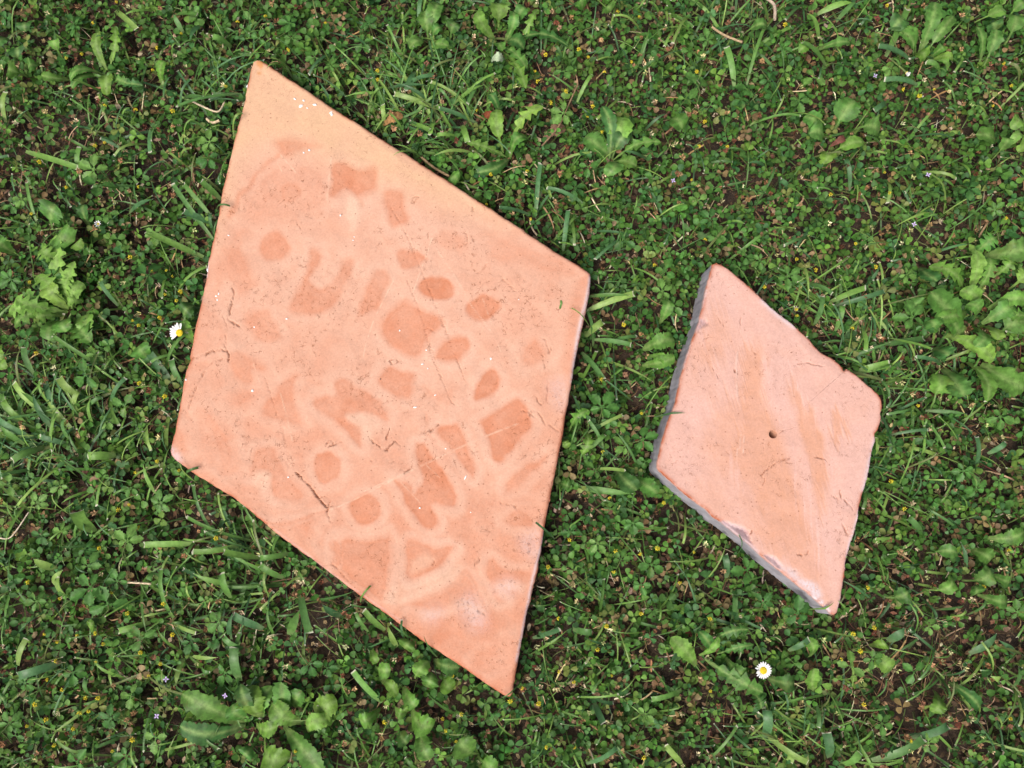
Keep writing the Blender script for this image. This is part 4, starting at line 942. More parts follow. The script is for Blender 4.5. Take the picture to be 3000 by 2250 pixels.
CINQ = {1:[(490,170),(1570,60),(1880,150),(1680,250),(1890,245),(2040,370),(2140,430),(610,1100),(635,1200),(1360,920),(1350,1020),(430,980),(140,1290),(75,1330),(700,1380),(1000,1510),(480,150)],
 2:[(140,270),(180,160),(1440,460),(1440,730),(920,1240),(1520,1220),(1950,1130),(1600,1080),(2010,985),(1300,1540),(1840,1560)],
 3:[(160,260),(100,560),(180,680),(20,640),(650,310),(1040,420),(850,500),(560,520),(690,960),(430,580),(750,650),(380,640),(1600,1250),(1850,1220),(100,1300),(180,1420),(2020,1360),(1650,50),(1350,440),(590,620)],
 4:[(340,140),(955,130),(70,150),(555,770),(180,540),(810,970),(690,1070),(890,680),(850,1500),(440,1330),(390,1490),(60,1480),(1040,1600),(240,1600),(620,640)],
 5:[(1690,980),(1950,1190),(1970,1330),(1840,1230),(2100,100),(2080,230),(1650,1390),(1730,1060),(2150,320)],
 6:[(1490,400),(2100,620),(2060,1040),(1570,1180),(1370,1230),(2050,1450),(1900,1510),(1450,120),(680,130),(500,30),(370,80),(1820,1390),(1560,450)],
 7:[(590,490),(700,600),(570,350),(820,190),(1110,420),(240,580),(920,820),(1240,840),(1420,710),(1380,910),(1460,1040),(470,1040),(160,1110),(850,1190),(720,1340),(270,150),(550,240),(400,130),(60,1370),(100,1450),(1010,1460),(820,1580),(500,1620),(2120,1010),(2010,980),(760,450)],
 8:[(1660,200),(2010,340),(1940,470),(1480,130),(1890,70),(1970,1310),(1810,310)],
 9:[(420,375),(745,660),(520,590),(1090,1000),(2170,650),(1600,740),(1500,1040),(1590,1500),(1290,1370),(1230,950)]}
BIGC = {(1,610,1100),(1,635,1200),(4,955,130),(9,420,375),(9,745,660),(7,590,490),(7,700,600),(7,820,190),(5,1950,1190),(4,555,770),(6,1490,400),(5,1690,980),(3,100,560)}
for k, lst in CINQ.items():
    for j, (zx, zy) in enumerate(lst):
        r = np.random.default_rng(k * 1000 + j * 7)
        px_, py_ = zp(k, zx, zy)
        bigone = (k, zx, zy) in BIGC
        z = (.040 if bigone else .031) + r.uniform(0, .007)
        p = W([px_], [py_], z)[0]
        rd_ = rim_dist(p[None, 0], p[None, 1])[0]
        if rd_ < .006: continue
        L = (r.uniform(.018, .022) if bigone else r.uniform(.0105, .0165))
        if rd_ < L + .004: L = max(.008, rd_ - .003)
        root = link("cinquefoil", None, None, p); root.empty_display_size = .005
        root.rotation_euler = (r.normal() * .18, r.normal() * .18, r.uniform(0, 6.28))
        m = 5 if r.random() < .7 else 3
        tag(root, ("big " if bigone else "small ") + ("five-fingered" if m == 5 else "three-fingered") + " cinquefoil leaf " + where(px_, py_), "cinquefoil", "cinquefoil leaves in the lawn")
        g_ = np.linspace(-1, 1, 9); gx_, gy_ = np.meshgrid(g_, g_); kk = gx_ ** 2 + gy_ ** 2 < .8
        occ_add(p[0] + gx_[kk] * L, p[1] + gy_[kk] * L, np.full(kk.sum(), z - .004))
        base = r.integers(0, 12)
        for i in range(m):
            o = link("leaflet", LFT[int((base // 4 * 4 + base % 4 + 4 * i) % 12)], root)
            o.rotation_euler = (r.normal() * .12, r.normal() * .15 - .05, (i - (m - 1) / 2) * (1.12 if m == 5 else 1.75) + r.normal() * .1)
            sc = L * (1.1 if i == m // 2 else (.72 if (m == 5 and i in (0, 4)) else .95)) * r.uniform(.9, 1.08)
            o.scale = (sc, sc, sc)
        s = link("stalk", STK[int(r.integers(0, 3))], root); s.scale = (L, L, L * 1.2); s.rotation_euler = (0, 0, 3.14 + r.normal() * .3)

# ---- dry litter: crumpled brown leaf bits on the soil
def bit_proto(k):
    r = np.random.default_rng(k); n = 5
    a = np.linspace(-1, 1, n)
    w = np.array([.12, .5, .62, .42, .06]) * (.7 + .6 * r.random(n))
    z = .35 * a * a * r.uniform(-1, 1) + .12 * r.normal(size=n)
    V = np.concatenate([np.stack([a, w, z + w * r.uniform(-.2, .8)], 1), np.stack([a, -w, z + w * r.uniform(-.2, .8)], 1)])
    T = np.concatenate([[(i, i + 1, n + i + 1), (i, n + i + 1, n + i)] for i in range(n - 1)]).reshape(-1, 3)
    return V, T, np.ones((2 * n, 3)) * (.75 + .5 * r.random((2 * n, 1)))
def pick_cols(pal, n, wts=None, jit=.2):
    pal = np.array(pal); i = rng.choice(len(pal), n, p=wts)
    return pal[i] * (1 + jit * rng.normal(size=(n, 1))).clip(.5, 1.7) * (1 + .06 * rng.normal(size=(n, 3)))
DRYPAL = [(.078,.047,.029),(.115,.072,.042),(.23,.165,.097),(.050,.033,.022),(.125,.066,.040),(.38,.31,.20)]
B = Buf()
x, y, px, py = scatter(36000, -.006)
h = rng.integers(0, 6, len(x))
for k in range(6):
    q = h == k; K = q.sum()
    pv, pt, pc = bit_proto(k)
    z = gz(x[q], y[q]) + rng.uniform(.001, .017, K)
    B.inst(pv, pt, pc, rots(rng.uniform(0, 6.28, K), np.abs(rng.normal(0, .5, K)), rng.uniform(0, 6.28, K)), rng.uniform(.0016, .0048, K), np.stack([x[q], y[q], z], 1), pick_cols(DRYPAL, K, [.25,.25,.16,.2,.1,.04]))
tag(link("dry_litter", B.mesh("dry_litter", M_DRY)), "crumpled brown leaf litter covering the soil under the plants", "leaf litter", kind="stuff")

# ---- creeping stems (round, 3 sided)
B = Buf()
x, y, px, py = scatter(8000, 0.)
cc = pick_cols([(.075,.10,.03),(.11,.075,.04),(.14,.055,.04),(.20,.14,.07),(.05,.08,.025)], len(x), [.3,.25,.1,.15,.2])
for i in range(len(x)):
    n = 6; L = rng.uniform(.012, .05); a = rng.uniform(0, 6.28); tt = np.linspace(0, 1, n)
    aa = a + np.cumsum(rng.normal(0, .25, n))
    X = x[i] + np.cumsum(np.cos(aa)) * L / n; Y = y[i] + np.cumsum(np.sin(aa)) * L / n
    Z = gz(X, Y) + rng.uniform(.003, .009) + rng.uniform(.002, .010) * np.sin(tt * 3.14) + rng.normal(0, .0006, n)
    V, T = tube(np.stack([X, Y, Z], 1), rng.uniform(.0003, .0006))
    B.add(V, T, cc[i])
x, y, px, py = scatter(16000, .002, lambda a, b: np.clip(1.3 * bare(a, b) - .12, 0, 1))
for i in range(min(len(x), 2600)):
    n = 5; L = rng.uniform(.012, .045); a = rng.uniform(0, 6.28)
    aa = a + np.cumsum(rng.normal(0, .3, n))
    X = x[i] + np.cumsum(np.cos(aa)) * L / n; Y = y[i] + np.cumsum(np.sin(aa)) * L / n
    Z = gz(X, Y) + rng.uniform(.004, .020) + rng.uniform(0, .006) * np.sin(np.linspace(0, 3.14, n))
    V, T = tube(np.stack([X, Y, Z], 1), rng.uniform(.0003, .0007))
    B.add(V, T, pick_cols([(.13,.08,.045),(.20,.14,.08),(.09,.055,.035),(.30,.23,.14),(.10,.12,.045)], 1)[0])
tag(link("creeping_stems", B.mesh("creeping_stems", M_DRY)), "thin creeping green and brown stems running through the clover", "stems", kind="stuff")

# ---- clover-like three-part leaves
def leaflet(L, wid, fold, droop, r, rows=(0, .22, .5, .76, .93), hw=(.05, .24, .44, .47, .27), tip=.97):
    V = []; C = []
    for t, w in zip(rows, hw):
        zc = -droop * t * t
        for sgn in (-1, 0, 1):
            V.append((t * L + (0.03 * L if (sgn and t > .9) else 0), sgn * w * wid, (zc + abs(sgn) * w * fold) * L + r.normal() * .012 * L))
            C.append(1.12 if sgn == 0 else .95)
    V.append((tip * L, 0, -droop * L)); C.append(1.05)
    n = len(rows)
    T = list(grid_tris(n, 3)) + [(3 * n - 3, 3 * n - 2, 3 * n), (3 * n - 2, 3 * n - 1, 3 * n)]
    return np.array(V), np.array(T), np.array(C)
def place(V, az, off, tilt):
    c, s = math.cos(tilt), math.sin(tilt)
    x = V[:, 0] * c - V[:, 2] * s + off; z = V[:, 0] * s + V[:, 2] * c
    ca, sa = math.cos(az), math.sin(az)
    return np.stack([x * ca - V[:, 1] * sa, x * sa + V[:, 1] * ca, z], 1)
def trefoil(k):
    r = np.random.default_rng(100 + k); VV = []; TT = []; CC = []; n = 0
    for j, (az, off) in enumerate(((0, .22), (1.75, .06), (-1.75, .06))):
        V, T, C = leaflet(r.uniform(.85, 1.15), r.uniform(.82, 1.0), r.uniform(.02, .6), r.uniform(-.1, .4), r)
        V = place(V, az + r.normal() * .3, off, r.normal() * .38 + .1)
        VV.append(V); TT.append(T + n); CC.append(C); n += len(V)
    # stalk
    P = np.array([(0.15, 0, -.02), (-.2, r.normal() * .3, -.5), (-.35, r.normal() * .5, -1.6)])
    V, T = tube(P, .05); VV.append(V); TT.append(T + n); CC.append(np.full(len(V), .95))
    C = np.concatenate(CC)
    return np.concatenate(VV), np.concatenate(TT), np.stack([C, C, C], 1)
CLPAL = [(.049,.126,.025),(.066,.158,.028),(.038,.108,.030),(.094,.186,.032),(.125,.162,.042),(.17,.125,.058)]
B = Buf()
x, y, px, py = scatter(32500, .001, lambda a, b: np.clip(1.05 - 1.1 * np.clip(bare(a, b), 0, 1) - .5 * grassy(a, b), .08, 1))
rd = rim_dist(x, y)
h = rng.integers(0, 10, len(x))
lay = rng.random(len(x)) ** 1.3
scl = rng.uniform(.0042, .0086, len(x)) * (.85 + .4 * fbm(px / 160, py / 160, 4))
topz = np.minimum(.006 + .027 * lay, .018 + np.clip(rd, 0, 1) * .9)
zc = gz(x, y) + topz
oc = occ_get(x, y); lowr = (oc < 1) & (rng.random(len(x)) < .93)
zc = np.where(lowr, np.minimum(zc, oc - .007), zc)
zc = np.maximum(zc, .002)
cl = pick_cols(CLPAL, len(x), [.3,.27,.2,.13,.06,.04], .16)
for k in range(10):
    q = h == k; K = q.sum()
    pv, pt, pc = trefoil(k)
    B.inst(pv, pt, pc, rots(rng.uniform(0, 6.28, K), np.abs(rng.normal(0, .48, K)), rng.uniform(0, 6.28, K)), scl[q], np.stack([x[q], y[q], zc[q]], 1), cl[q])
tag(link("clover_cover", B.mesh("clover_cover", M_CLOVER)), "dense low carpet of small three-part clover leaves", "clover", kind="stuff")

# ---- spent flower heads: brown cones and pale straw stars
def head_proto(k, pale):
    r = np.random.default_rng(300 + k); VV = []; TT = []; CC = []; n = 0
    m = 7 if pale else 13
    for j in range(m):
        a = j / m * 6.28 + r.normal() * .25
        L = r.uniform(.7, 1.1); el = r.uniform(.1, 1.1) if pale else r.uniform(-.7, .9)
        w = .17 if pale else .24
        d = np.array([math.cos(a) * math.cos(el), math.sin(a) * math.cos(el), math.sin(el)])
        s = np.array([-math.sin(a), math.cos(a), 0]) * w
        u = np.cross(d, s / w) * .12
        V = np.array([d * .1, d * L * .55 + s - u, d * L + u * 1.5, d * L * .55 - s - u, d * L * .55 + u])
        VV.append(V); TT.append(np.array([(0, 1, 4), (1, 2, 4), (0, 4, 3), (4, 2, 3)]) + n); n += 5
        CC.append(np.full(5, r.uniform(.6, 1.3)))
    C = np.concatenate(CC)
    return np.concatenate(VV), np.concatenate(TT), np.stack([C] * 3, 1)
B = Buf()
x, y, px, py = scatter(8200, .003, lambda a, b: np.clip(.40 + 1.0 * bare(a, b) + (fbm(a / 90, b / 90, 3) - .5) * 2, .05, 1))
rd = rim_dist(x, y)
h = rng.integers(0, 6, len(x))
for k in range(6):
    q = h == k; K = q.sum(); pale = k >= 4
    pv, pt, pc = head_proto(k, pale)
    cl = pick_cols([(.52,.47,.26),(.60,.52,.32),(.45,.46,.20)], K) if pale else pick_cols([(.20,.105,.055),(.14,.055,.033),(.36,.25,.13),(.28,.165,.085)], K, [.3,.25,.2,.25])
    z = gz(x[q], y[q]) + np.minimum(rng.uniform(.020, .042, K), .016 + rd[q] * .7)
    z = np.where(occ_get(x[q], y[q]) < 1, np.minimum(z, .016), z)
    B.inst(pv, pt, pc, rots(rng.uniform(0, 6.28, K), np.abs(rng.normal(0, .6, K)), rng.uniform(0, 6.28, K)), rng.uniform(.0028, .0050, K), np.stack([x[q], y[q], z], 1), cl)
tag(link("spent_flower_heads", B.mesh("spent_flower_heads", M_DRY)), "dry brown and straw coloured spent clover heads dotted through the green", "dry flowers", kind="stuff")

# ---- grass blades
def blade(base, L, az, w, lift, bend, cut, r, c, dry_tip=True):
    n = 8; t = np.array([0, .1, .26, .44, .62, .80, .965, 1.])
    aa = az + bend * t; dt = np.diff(t)
    X = np.concatenate([[0], np.cumsum(np.cos(aa[1:]) * dt)]) * L; Y = np.concatenate([[0], np.cumsum(np.sin(aa[1:]) * dt)]) * L
    Z = lift * np.sin(np.pi * np.clip(t * .62 + .03, 0, 1)) + r.normal() * .001
    ww = w * np.minimum(1, .55 + 1.6 * t) * (np.ones(n) if cut else np.clip((1 - t) * 2.2, .03, 1) ** .8)
    nx, ny = -np.sin(aa), np.cos(aa)
    tw = r.normal() * .35; fold = .28
    V = []; C = []
    for i in range(n):
        for s in (-1, 0, 1):
            jag = (r.random() - .5) * .003 if (cut and i == n - 1) else 0
            V.append((base[0] + X[i] + nx[i] * s * ww[i] / 2 + jag * math.cos(az), base[1] + Y[i] + ny[i] * s * ww[i] / 2 + jag * math.sin(az),
                      base[2] + Z[i] + abs(s) * ww[i] * fold / 2 + s * tw * ww[i] / 2))
            k = 1.1 if s == 0 else .96
            cc = np.array(c) * k
            if t[i] < .14: cc = cc * .6 + np.array((.16, .19, .09)) * .4
            if dry_tip and i == n - 1: cc = np.array((.55, .53, .42))
            C.append(cc)
    return np.array(V), np.array(C)
BT = grid_tris(8, 3)
GPAL = np.array([(.056,.132,.034),(.074,.166,.034),(.098,.196,.037),(.046,.116,.042),(.142,.232,.052)])
B = Buf()
def add_blade(bx, by, bz, L, az, w, lift, bend, cut, c):
    # stay off the slabs: a blade that would poke through one is turned away
    for tr in range(5):
        ex = bx + math.cos(az) * L * np.linspace(0, 1, 5); ey = by + math.sin(az) * L * np.linspace(0, 1, 5)
        if not near_rim(ex, ey, .003).any(): break
        az = rng.uniform(0, 6.28); L *= .8
    else: return
    V, C = blade((bx, by, bz), L, az, w, lift, bend, cut, rng, c)
    B.add(V, BT, C)
BL = {1:[(150,970,520,1130,45),(960,815,1025,985,40),(830,1375,1030,1345,45),(1370,1540,1140,1210,35),(1370,1410,1215,1190,35),(1310,1659,950,1530,50),(740,60,915,230,45),(1120,90,1290,150,55),(1300,150,1250,290,30),(1490,290,1400,270,50),(1600,450,1430,420,28),(1560,600,1180,740,30),(1050,640,1140,520,35),(1180,620,1320,660,45),(500,1120,530,970,40),(230,1450,215,1190,25),(1430,1290,1330,1200,45),(1400,1450,1200,1400,50),(1180,200,1130,110,40),(20,780,60,620,40),(640,420,660,250,45)],
 2:[(640,700,340,680,35),(880,790,630,720,35),(720,670,930,590,35),(600,780,590,890,40),(760,880,620,900,30),(280,800,280,700,35),(1440,1620,1450,1380,35),(1260,1390,1270,1080,35),(1580,1320,1350,1190,28),(1230,1390,1020,1360,30),(1980,1020,1820,1025,30),(1530,650,1610,500,30),(1940,400,1970,270,35),(500,130,510,0,35),(780,800,820,950,45),(850,980,600,1000,25),(400,560,600,480,40),(300,560,560,600,35),(480,450,420,600,40),(450,800,560,900,40)],
 3:[(420,550,450,200,25),(340,550,270,330,40),(940,420,760,300,45),(890,240,800,110,45),(1540,540,1290,530,35),(1330,660,1220,740,40),(1330,350,1440,70,50),(1680,480,1550,430,40),(1500,390,1240,330,45),(1090,1230,1010,1060,30),(2210,480,2150,430,40),(550,1080,410,1060,30),(700,1230,630,1170,40),(1920,1440,1820,1380,35),(560,120,480,0,40),(880,80,1080,30,40),(1000,130,1090,40,35)],
 4:[(1100,820,990,590,60),(1170,830,1130,680,45),(620,700,380,520,30),(480,1150,300,890,40),(530,940,420,800,55),(760,320,700,180,35),(200,760,160,600,45),(260,1010,120,830,45),(410,1100,180,820,40),(350,1010,340,830,40),(440,1220,290,1170,40),(450,1200,450,1060,35),(470,1000,540,880,40),(600,1100,600,930,35),(280,1240,140,1330,55),(740,1290,600,1310,60),(940,1080,1000,1260,25),(1000,1540,970,1350,35),(700,960,840,800,35),(560,1000,700,920,28),(170,1100,60,940,45),(90,1060,20,900,45),(200,1180,30,1060,45),(330,1120,260,900,40),(150,1220,60,1100,40)],
 5:[(1600,260,1860,270,30),(1590,350,1890,250,45),(1600,500,1690,440,50),(1640,540,1870,580,35),(1720,560,1900,530,30),(1560,620,1700,800,40),(1590,1150,1810,1010,25),(1650,1380,1830,1370,25),(1580,1260,1720,1180,35),(1550,1500,1880,1560,50),(1700,1240,1620,1060,25)],
 6:[(800,170,940,260,35),(950,300,1150,210,40),(860,440,890,280,40),(990,320,1290,280,35),(1000,480,990,330,40),(1150,740,1330,710,60),(1300,570,1550,560,45),(1350,530,1560,650,22),(1100,650,1330,560,25),(1170,460,1180,620,35),(1350,1160,1560,1100,22),(1590,1000,1830,1020,28),(1690,690,1480,680,30),(1900,1390,1840,1180,35),(1990,1280,2060,1210,40)],
 7:[(600,130,530,0,75),(1240,205,950,200,45),(1560,210,1280,320,40),(1690,300,1470,250,40),(1870,270,1700,310,40),(1000,380,990,440,50),(1530,470,1270,430,40),(1490,560,1480,390,45),(1870,800,1970,640,60),(1550,1100,1550,860,70),(1600,900,1470,800,40),(1490,830,1500,640,35),(960,720,790,760,45),(1180,950,1150,1120,40),(1230,940,1430,930,30),(590,1200,600,1060,40),(380,980,160,1050,60),(100,1000,210,820,40),(330,470,430,380,55),(360,370,250,300,55),(420,560,400,420,50),(1700,760,1530,650,55),(1940,520,2030,770,50),(2210,680,2110,590,45),(1830,430,1700,340,45),(1130,740,1290,745,30),(1300,1010,1380,1020,25)],
 8:[(260,1240,90,1020,50),(360,880,300,740,40),(280,770,160,630,40),(170,780,110,640,30),(2210,1640,2100,1490,45),(1590,1640,1780,1500,40),(1640,1240,1690,1350,45),(1500,760,1620,770,45),(1240,820,1410,750,40),(2210,1160,1990,1180,35)],
 9:[(1560,140,1440,40,45),(1850,380,1760,200,30),(540,1470,520,1260,60),(700,1500,690,1610,55),(1240,1620,1540,1460,50),(1500,1470,1670,1340,60),(960,1600,880,1420,65),(1010,1640,1110,1530,60),(1870,920,2020,790,45),(2170,920,2010,840,45),(2160,1150,2170,1000,35),(2060,1090,1950,1050,50),(1340,840,1410,740,60),(870,1240,860,1380,30),(330,700,320,530,40),(290,430,260,270,45),(690,900,780,800,40),(560,1460,770,1640,40)]}
for k, lst in BL.items():
    for (x0, y0, x1, y1, w) in lst:
        a = zp(k, x0, y0); b = zp(k, x1, y1)
        p = W([a[0], b[0]], [a[1], b[1]], .028)
        L = float(np.linalg.norm(p[1, :2] - p[0, :2])); az = math.atan2(p[1, 1] - p[0, 1], p[1, 0] - p[0, 0])
        c = GPAL[rng.integers(0, 5)] * rng.uniform(1.0, 1.45)
        V, C = blade((p[0, 0], p[0, 1], .022), L, az, w / ZS * MM * .85, rng.uniform(.012, .022), rng.normal() * .15, rng.random() < .7, rng, c)
        V[:, 2] = np.minimum(V[:, 2], .046)
        B.add(V, BT, C)
x, y, px, py = scatter(22000, .002, lambda a, b: np.clip(.30 + 1.0 * grassy(a, b) + (fbm(a / 200, b / 200, 1) - .5) * .6, .04, 1))
rd = rim_dist(x, y); gr = grassy(px, py)
for i in range(len(x)):
    low = rng.random() < .4 or OCC[occ_idx(x[i], y[i])] < 1
    L = rng.uniform(.02, .06) * (1 + .6 * gr[i]); w = (rng.uniform(.0008, .0021) if rng.random() < .7 else rng.uniform(.002, .0036)) * (1 + .3 * gr[i])
    c = GPAL[rng.integers(0, 5)] * rng.uniform(.75, 1.25) * (1 + .22 * gr[i])
    if rng.random() < .06: c = np.array((.10, .13, .04))
    az = rng.uniform(0, 6.28) if gr[i] < .4 else rng.normal(2.1, 1.0)
    add_blade(x[i], y[i], float(gz(x[i], y[i])) + .004, L, az, w, min((.012 if low else rng.uniform(.018, .038)), .024 + rd[i] * .7), rng.normal() * .22, rng.random() < .6, c)
for P_, zt_, k_ in ((BIGW, ZT_BIG, 16), (SMALLW, ZT_SMALL, 7)):
    Q_ = resample(P_, 400); cen = Q_.mean(0)
    for i in rng.integers(0, 400, k_):
        tn = Q_[(i + 1) % 400] - Q_[i - 1]; nn = np.array([tn[1], -tn[0]]) / np.linalg.norm(tn)
        if nn @ (Q_[i] - cen) < 0: nn = -nn
        b0 = Q_[i] + nn * rng.uniform(.010, .020); dirn = -nn + rng.normal() * .9 * tn / np.linalg.norm(tn)
        L_ = rng.uniform(.022, .034); w_ = rng.uniform(.0012, .0028)
        V, C = blade((b0[0], b0[1], .020), L_, math.atan2(dirn[1], dirn[0]), w_, .040, rng.normal() * .2, rng.random() < .5, rng, GPAL[rng.integers(0, 5)])
        over = inside(V[:, 0], V[:, 1], P_) | (dist_line(V[:, 0], V[:, 1], P_, True) < .003)
        V[:, 2] = np.where(over, np.maximum(V[:, 2], zt_ + .0025), V[:, 2])
        B.add(V, BT, C)
tag(link("grass_blades", B.mesh("grass_blades", M_GRASS)), "flat mown grass blades with pale cut tips scattered among clover", "grass", kind="stuff")

# ---- straw
B = Buf()
x, y, px, py = scatter(2300, .002)
for i in range(len(x)):
    c = pick_cols([(.42,.32,.18),(.30,.20,.10),(.50,.44,.30),(.22,.13,.07)], 1)[0]
    V, C = blade((x[i], y[i], float(gz(x[i], y[i])) + rng.uniform(.004, .016)), rng.uniform(.008, .034), rng.uniform(0, 6.28), rng.uniform(.0006, .0019), rng.uniform(.002, .010), rng.normal() * .5, True, rng, c, False)
    if near_rim(V[:, 0], V[:, 1], .002).any(): continue
    B.add(V, BT, c * np.ones((24, 3)))
tag(link("straw_bits", B.mesh("straw_bits", M_DRY)), "short pale straw pieces lying loose between the leaves", "straw", kind="stuff")

# ---- yellow clover flower heads
def ball(seed, n=15):
    r = np.random.default_rng(seed); VV = []; TT = []; CC = []; o = 0
    oct_t = np.array([(0,2,4),(2,1,4),(1,3,4),(3,0,4),(2,0,5),(1,2,5),(3,1,5),(0,3,5)])
    for i in range(n):
        ph = i * 2.4; c = 1 - i / n * 1.15; s = math.sqrt(max(0, 1 - c * c))
        d = np.array([s * math.cos(ph), s * math.sin(ph), c]); d /= np.linalg.norm(d)
        a = np.cross(d, (0.3, .5, .8)); a /= np.linalg.norm(a); b = np.cross(d, a)
        q = r.uniform(.8, 1.15)
        V = np.array([a * .24, -a * .24, b * .17, -b * .17, d * .62, -d * .3]) * q + d * .62
        VV.append(V); TT.append(oct_t + o); o += 6; CC.append(np.array([(.78,.66,.05)] * 5 + [(.45,.48,.05)]) * r.uniform(.8, 1.15))
    V, T = tube(np.array([(0, 0, 0), (.1, .1, -1.5), (.1, -.2, -3.)]), .12, 4)
    VV.append(V); TT.append(T + o); CC.append(np.broadcast_to((.06, .12, .03), V.shape))
    return mesh_of("yellow_flower_head", np.concatenate(VV), np.concatenate(TT), np.concatenate(CC), mats=(M_PETAL,))
YB = [ball(900 + i, 12 + i) for i in range(5)]
YEL = {1:[(605,147),(755,12),(1175,217),(1020,310),(530,350),(430,375),(1540,145),(1720,107),(1865,325),(2110,150),(680,685),(1120,720),(1465,560),(880,715),(990,455),(680,925),(615,945),(255,1050),(205,1385),(900,1210),(430,1215)],
 2:[(235,515),(235,458),(1325,355),(1540,320),(1255,460),(1275,530),(1705,470),(1930,110),(1795,70),(1460,590),(880,715),(1355,665),(970,1130),(1205,1110),(1690,855),(1225,1420),(940,1325),(1595,760),(1630,690),(1880,400),(1600,370)],
 3:[(90,465),(1325,35),(665,160),(145,790),(1310,1115),(1535,620),(1435,580),(1630,580),(2130,555),(2010,685),(60,1165),(145,1555),(960,1260),(1340,1250),(2095,1415),(1150,915),(105,950),(290,950),(1120,1580),(2080,410)],
 4:[(195,170),(845,8),(985,100),(1080,95),(1120,130),(1070,250),(1170,230),(1145,290),(860,420),(900,450),(1035,400),(905,825),(1070,910),(1020,1330),(880,1400),(1160,1390),(835,1610),(770,1645),(235,630)],
 5:[(2030,60),(1830,445),(1690,800),(1945,1020),(1740,1570),(1695,1270),(2090,1600)],
 6:[(740,20),(860,90),(1250,70),(530,200),(735,345),(740,390),(1100,470),(1525,970),(1350,1460),(1440,1640),(910,320)],
 7:[(900,100),(645,235),(390,560),(185,455),(725,520),(290,790),(620,785),(910,910),(1040,985),(965,1055),(365,965),(620,975),(310,1085),(405,1150),(555,1205),(635,1205),(230,1245),(300,1345),(175,1385),(515,1305),(475,1405),(350,1510),(575,1290),(860,1475),(730,1550),(370,840),(1060,595),(1120,795),(825,655),(1210,1475),(1400,170),(500,805),(670,855),(1915,1550)],
 8:[(1935,270),(1480,180),(1340,355),(1775,250),(1945,660),(2050,235),(1410,690),(1765,385),(1505,1100),(1660,890),(1410,1035),(1750,1060),(1170,1140),(1095,1225),(1280,1240),(655,1340),(745,1490),(1510,1525),(1330,1525),(780,1310),(280,1360),(675,1420),(2195,460),(1720,740),(720,1060),(1960,1590)],
 9:[(75,260),(175,695),(1240,750),(1025,955),(1150,900),(1950,485),(2115,250),(1105,790),(1475,1485),(1175,1245),(180,1160),(2125,1340),(1195,490)]}
for k, lst in YEL.items():
    for j, (zx, zy) in enumerate(lst):
        r = np.random.default_rng(k * 777 + j)
        q = zp(k, zx, zy); p = W([q[0]], [q[1]], .038)[0]
        if rim_dist(p[None, 0], p[None, 1])[0] < .003: continue
        o = link("yellow_flower_head", YB[int(r.integers(0, 5))], None, p)
        s = r.uniform(.0018, .0031); o.scale = (s, s, s); o.rotation_euler = (r.normal() * .5, r.normal() * .5, r.uniform(0, 6.28))
        tag(o, "tiny yellow flower " + where(*q), "flower", "yellow clover flowers")

# ---- violet star flowers
def star():
    VV = []; TT = []; CC = []; n = 0
    for i in range(4):
        a = i * math.pi / 2; d = np.array([math.cos(a), math.sin(a), .15]); s = np.array([-math.sin(a), math.cos(a), 0]) * .28
        VV.append(np.array([(0, 0, 0), d * .5 + s, d, d * .5 - s, d * .5 + (0, 0, .08)])); TT.append(np.array([(0,1,4),(1,2,4),(0,4,3),(4,2,3)]) + n); n += 5
        CC.append(np.array([(.35,.25,.5)] + [(.58,.48,.78)] * 4))
    V, T = tube(np.array([(0, 0, 0), (.1, .1, -1.5), (0, 0, -4.)]), .1, 4); VV.append(V); TT.append(T + n); CC.append(np.broadcast_to((.08, .12, .05), V.shape))
    return mesh_of("violet_flower", np.concatenate(VV), np.concatenate(TT), np.concatenate(CC), mats=(M_PETAL,))
STAR = star()
for i, (x_, y_, lb) in enumerate([(486,1990,"tiny violet four-petalled star flower, upper one of the pair at lower left"),(459,2098,"tiny violet four-petalled star flower, lower one of the pair at lower left"),(659,2038,"tiny violet star flower above the broad-leaved rosette at lower left"),
  (2564,222,"tiny violet star flower left of the daisy bud near the top right"),(2678,657,"tiny violet star flower left of the right border rosette"),(2719,512,"tiny violet star flower in the clover at the right, above another one"),(1972,529,"tiny violet star flower right of the spoon-leaved plant")]):
    o = link("violet_flower", STAR, None, W([x_], [y_], .044)[0]); o.scale = (.0034,) * 3; o.rotation_euler = (.2 * math.sin(i * 3), .2 * math.cos(i * 5), i * .7)
    tag(o, lb, "flower", "violet star flowers")

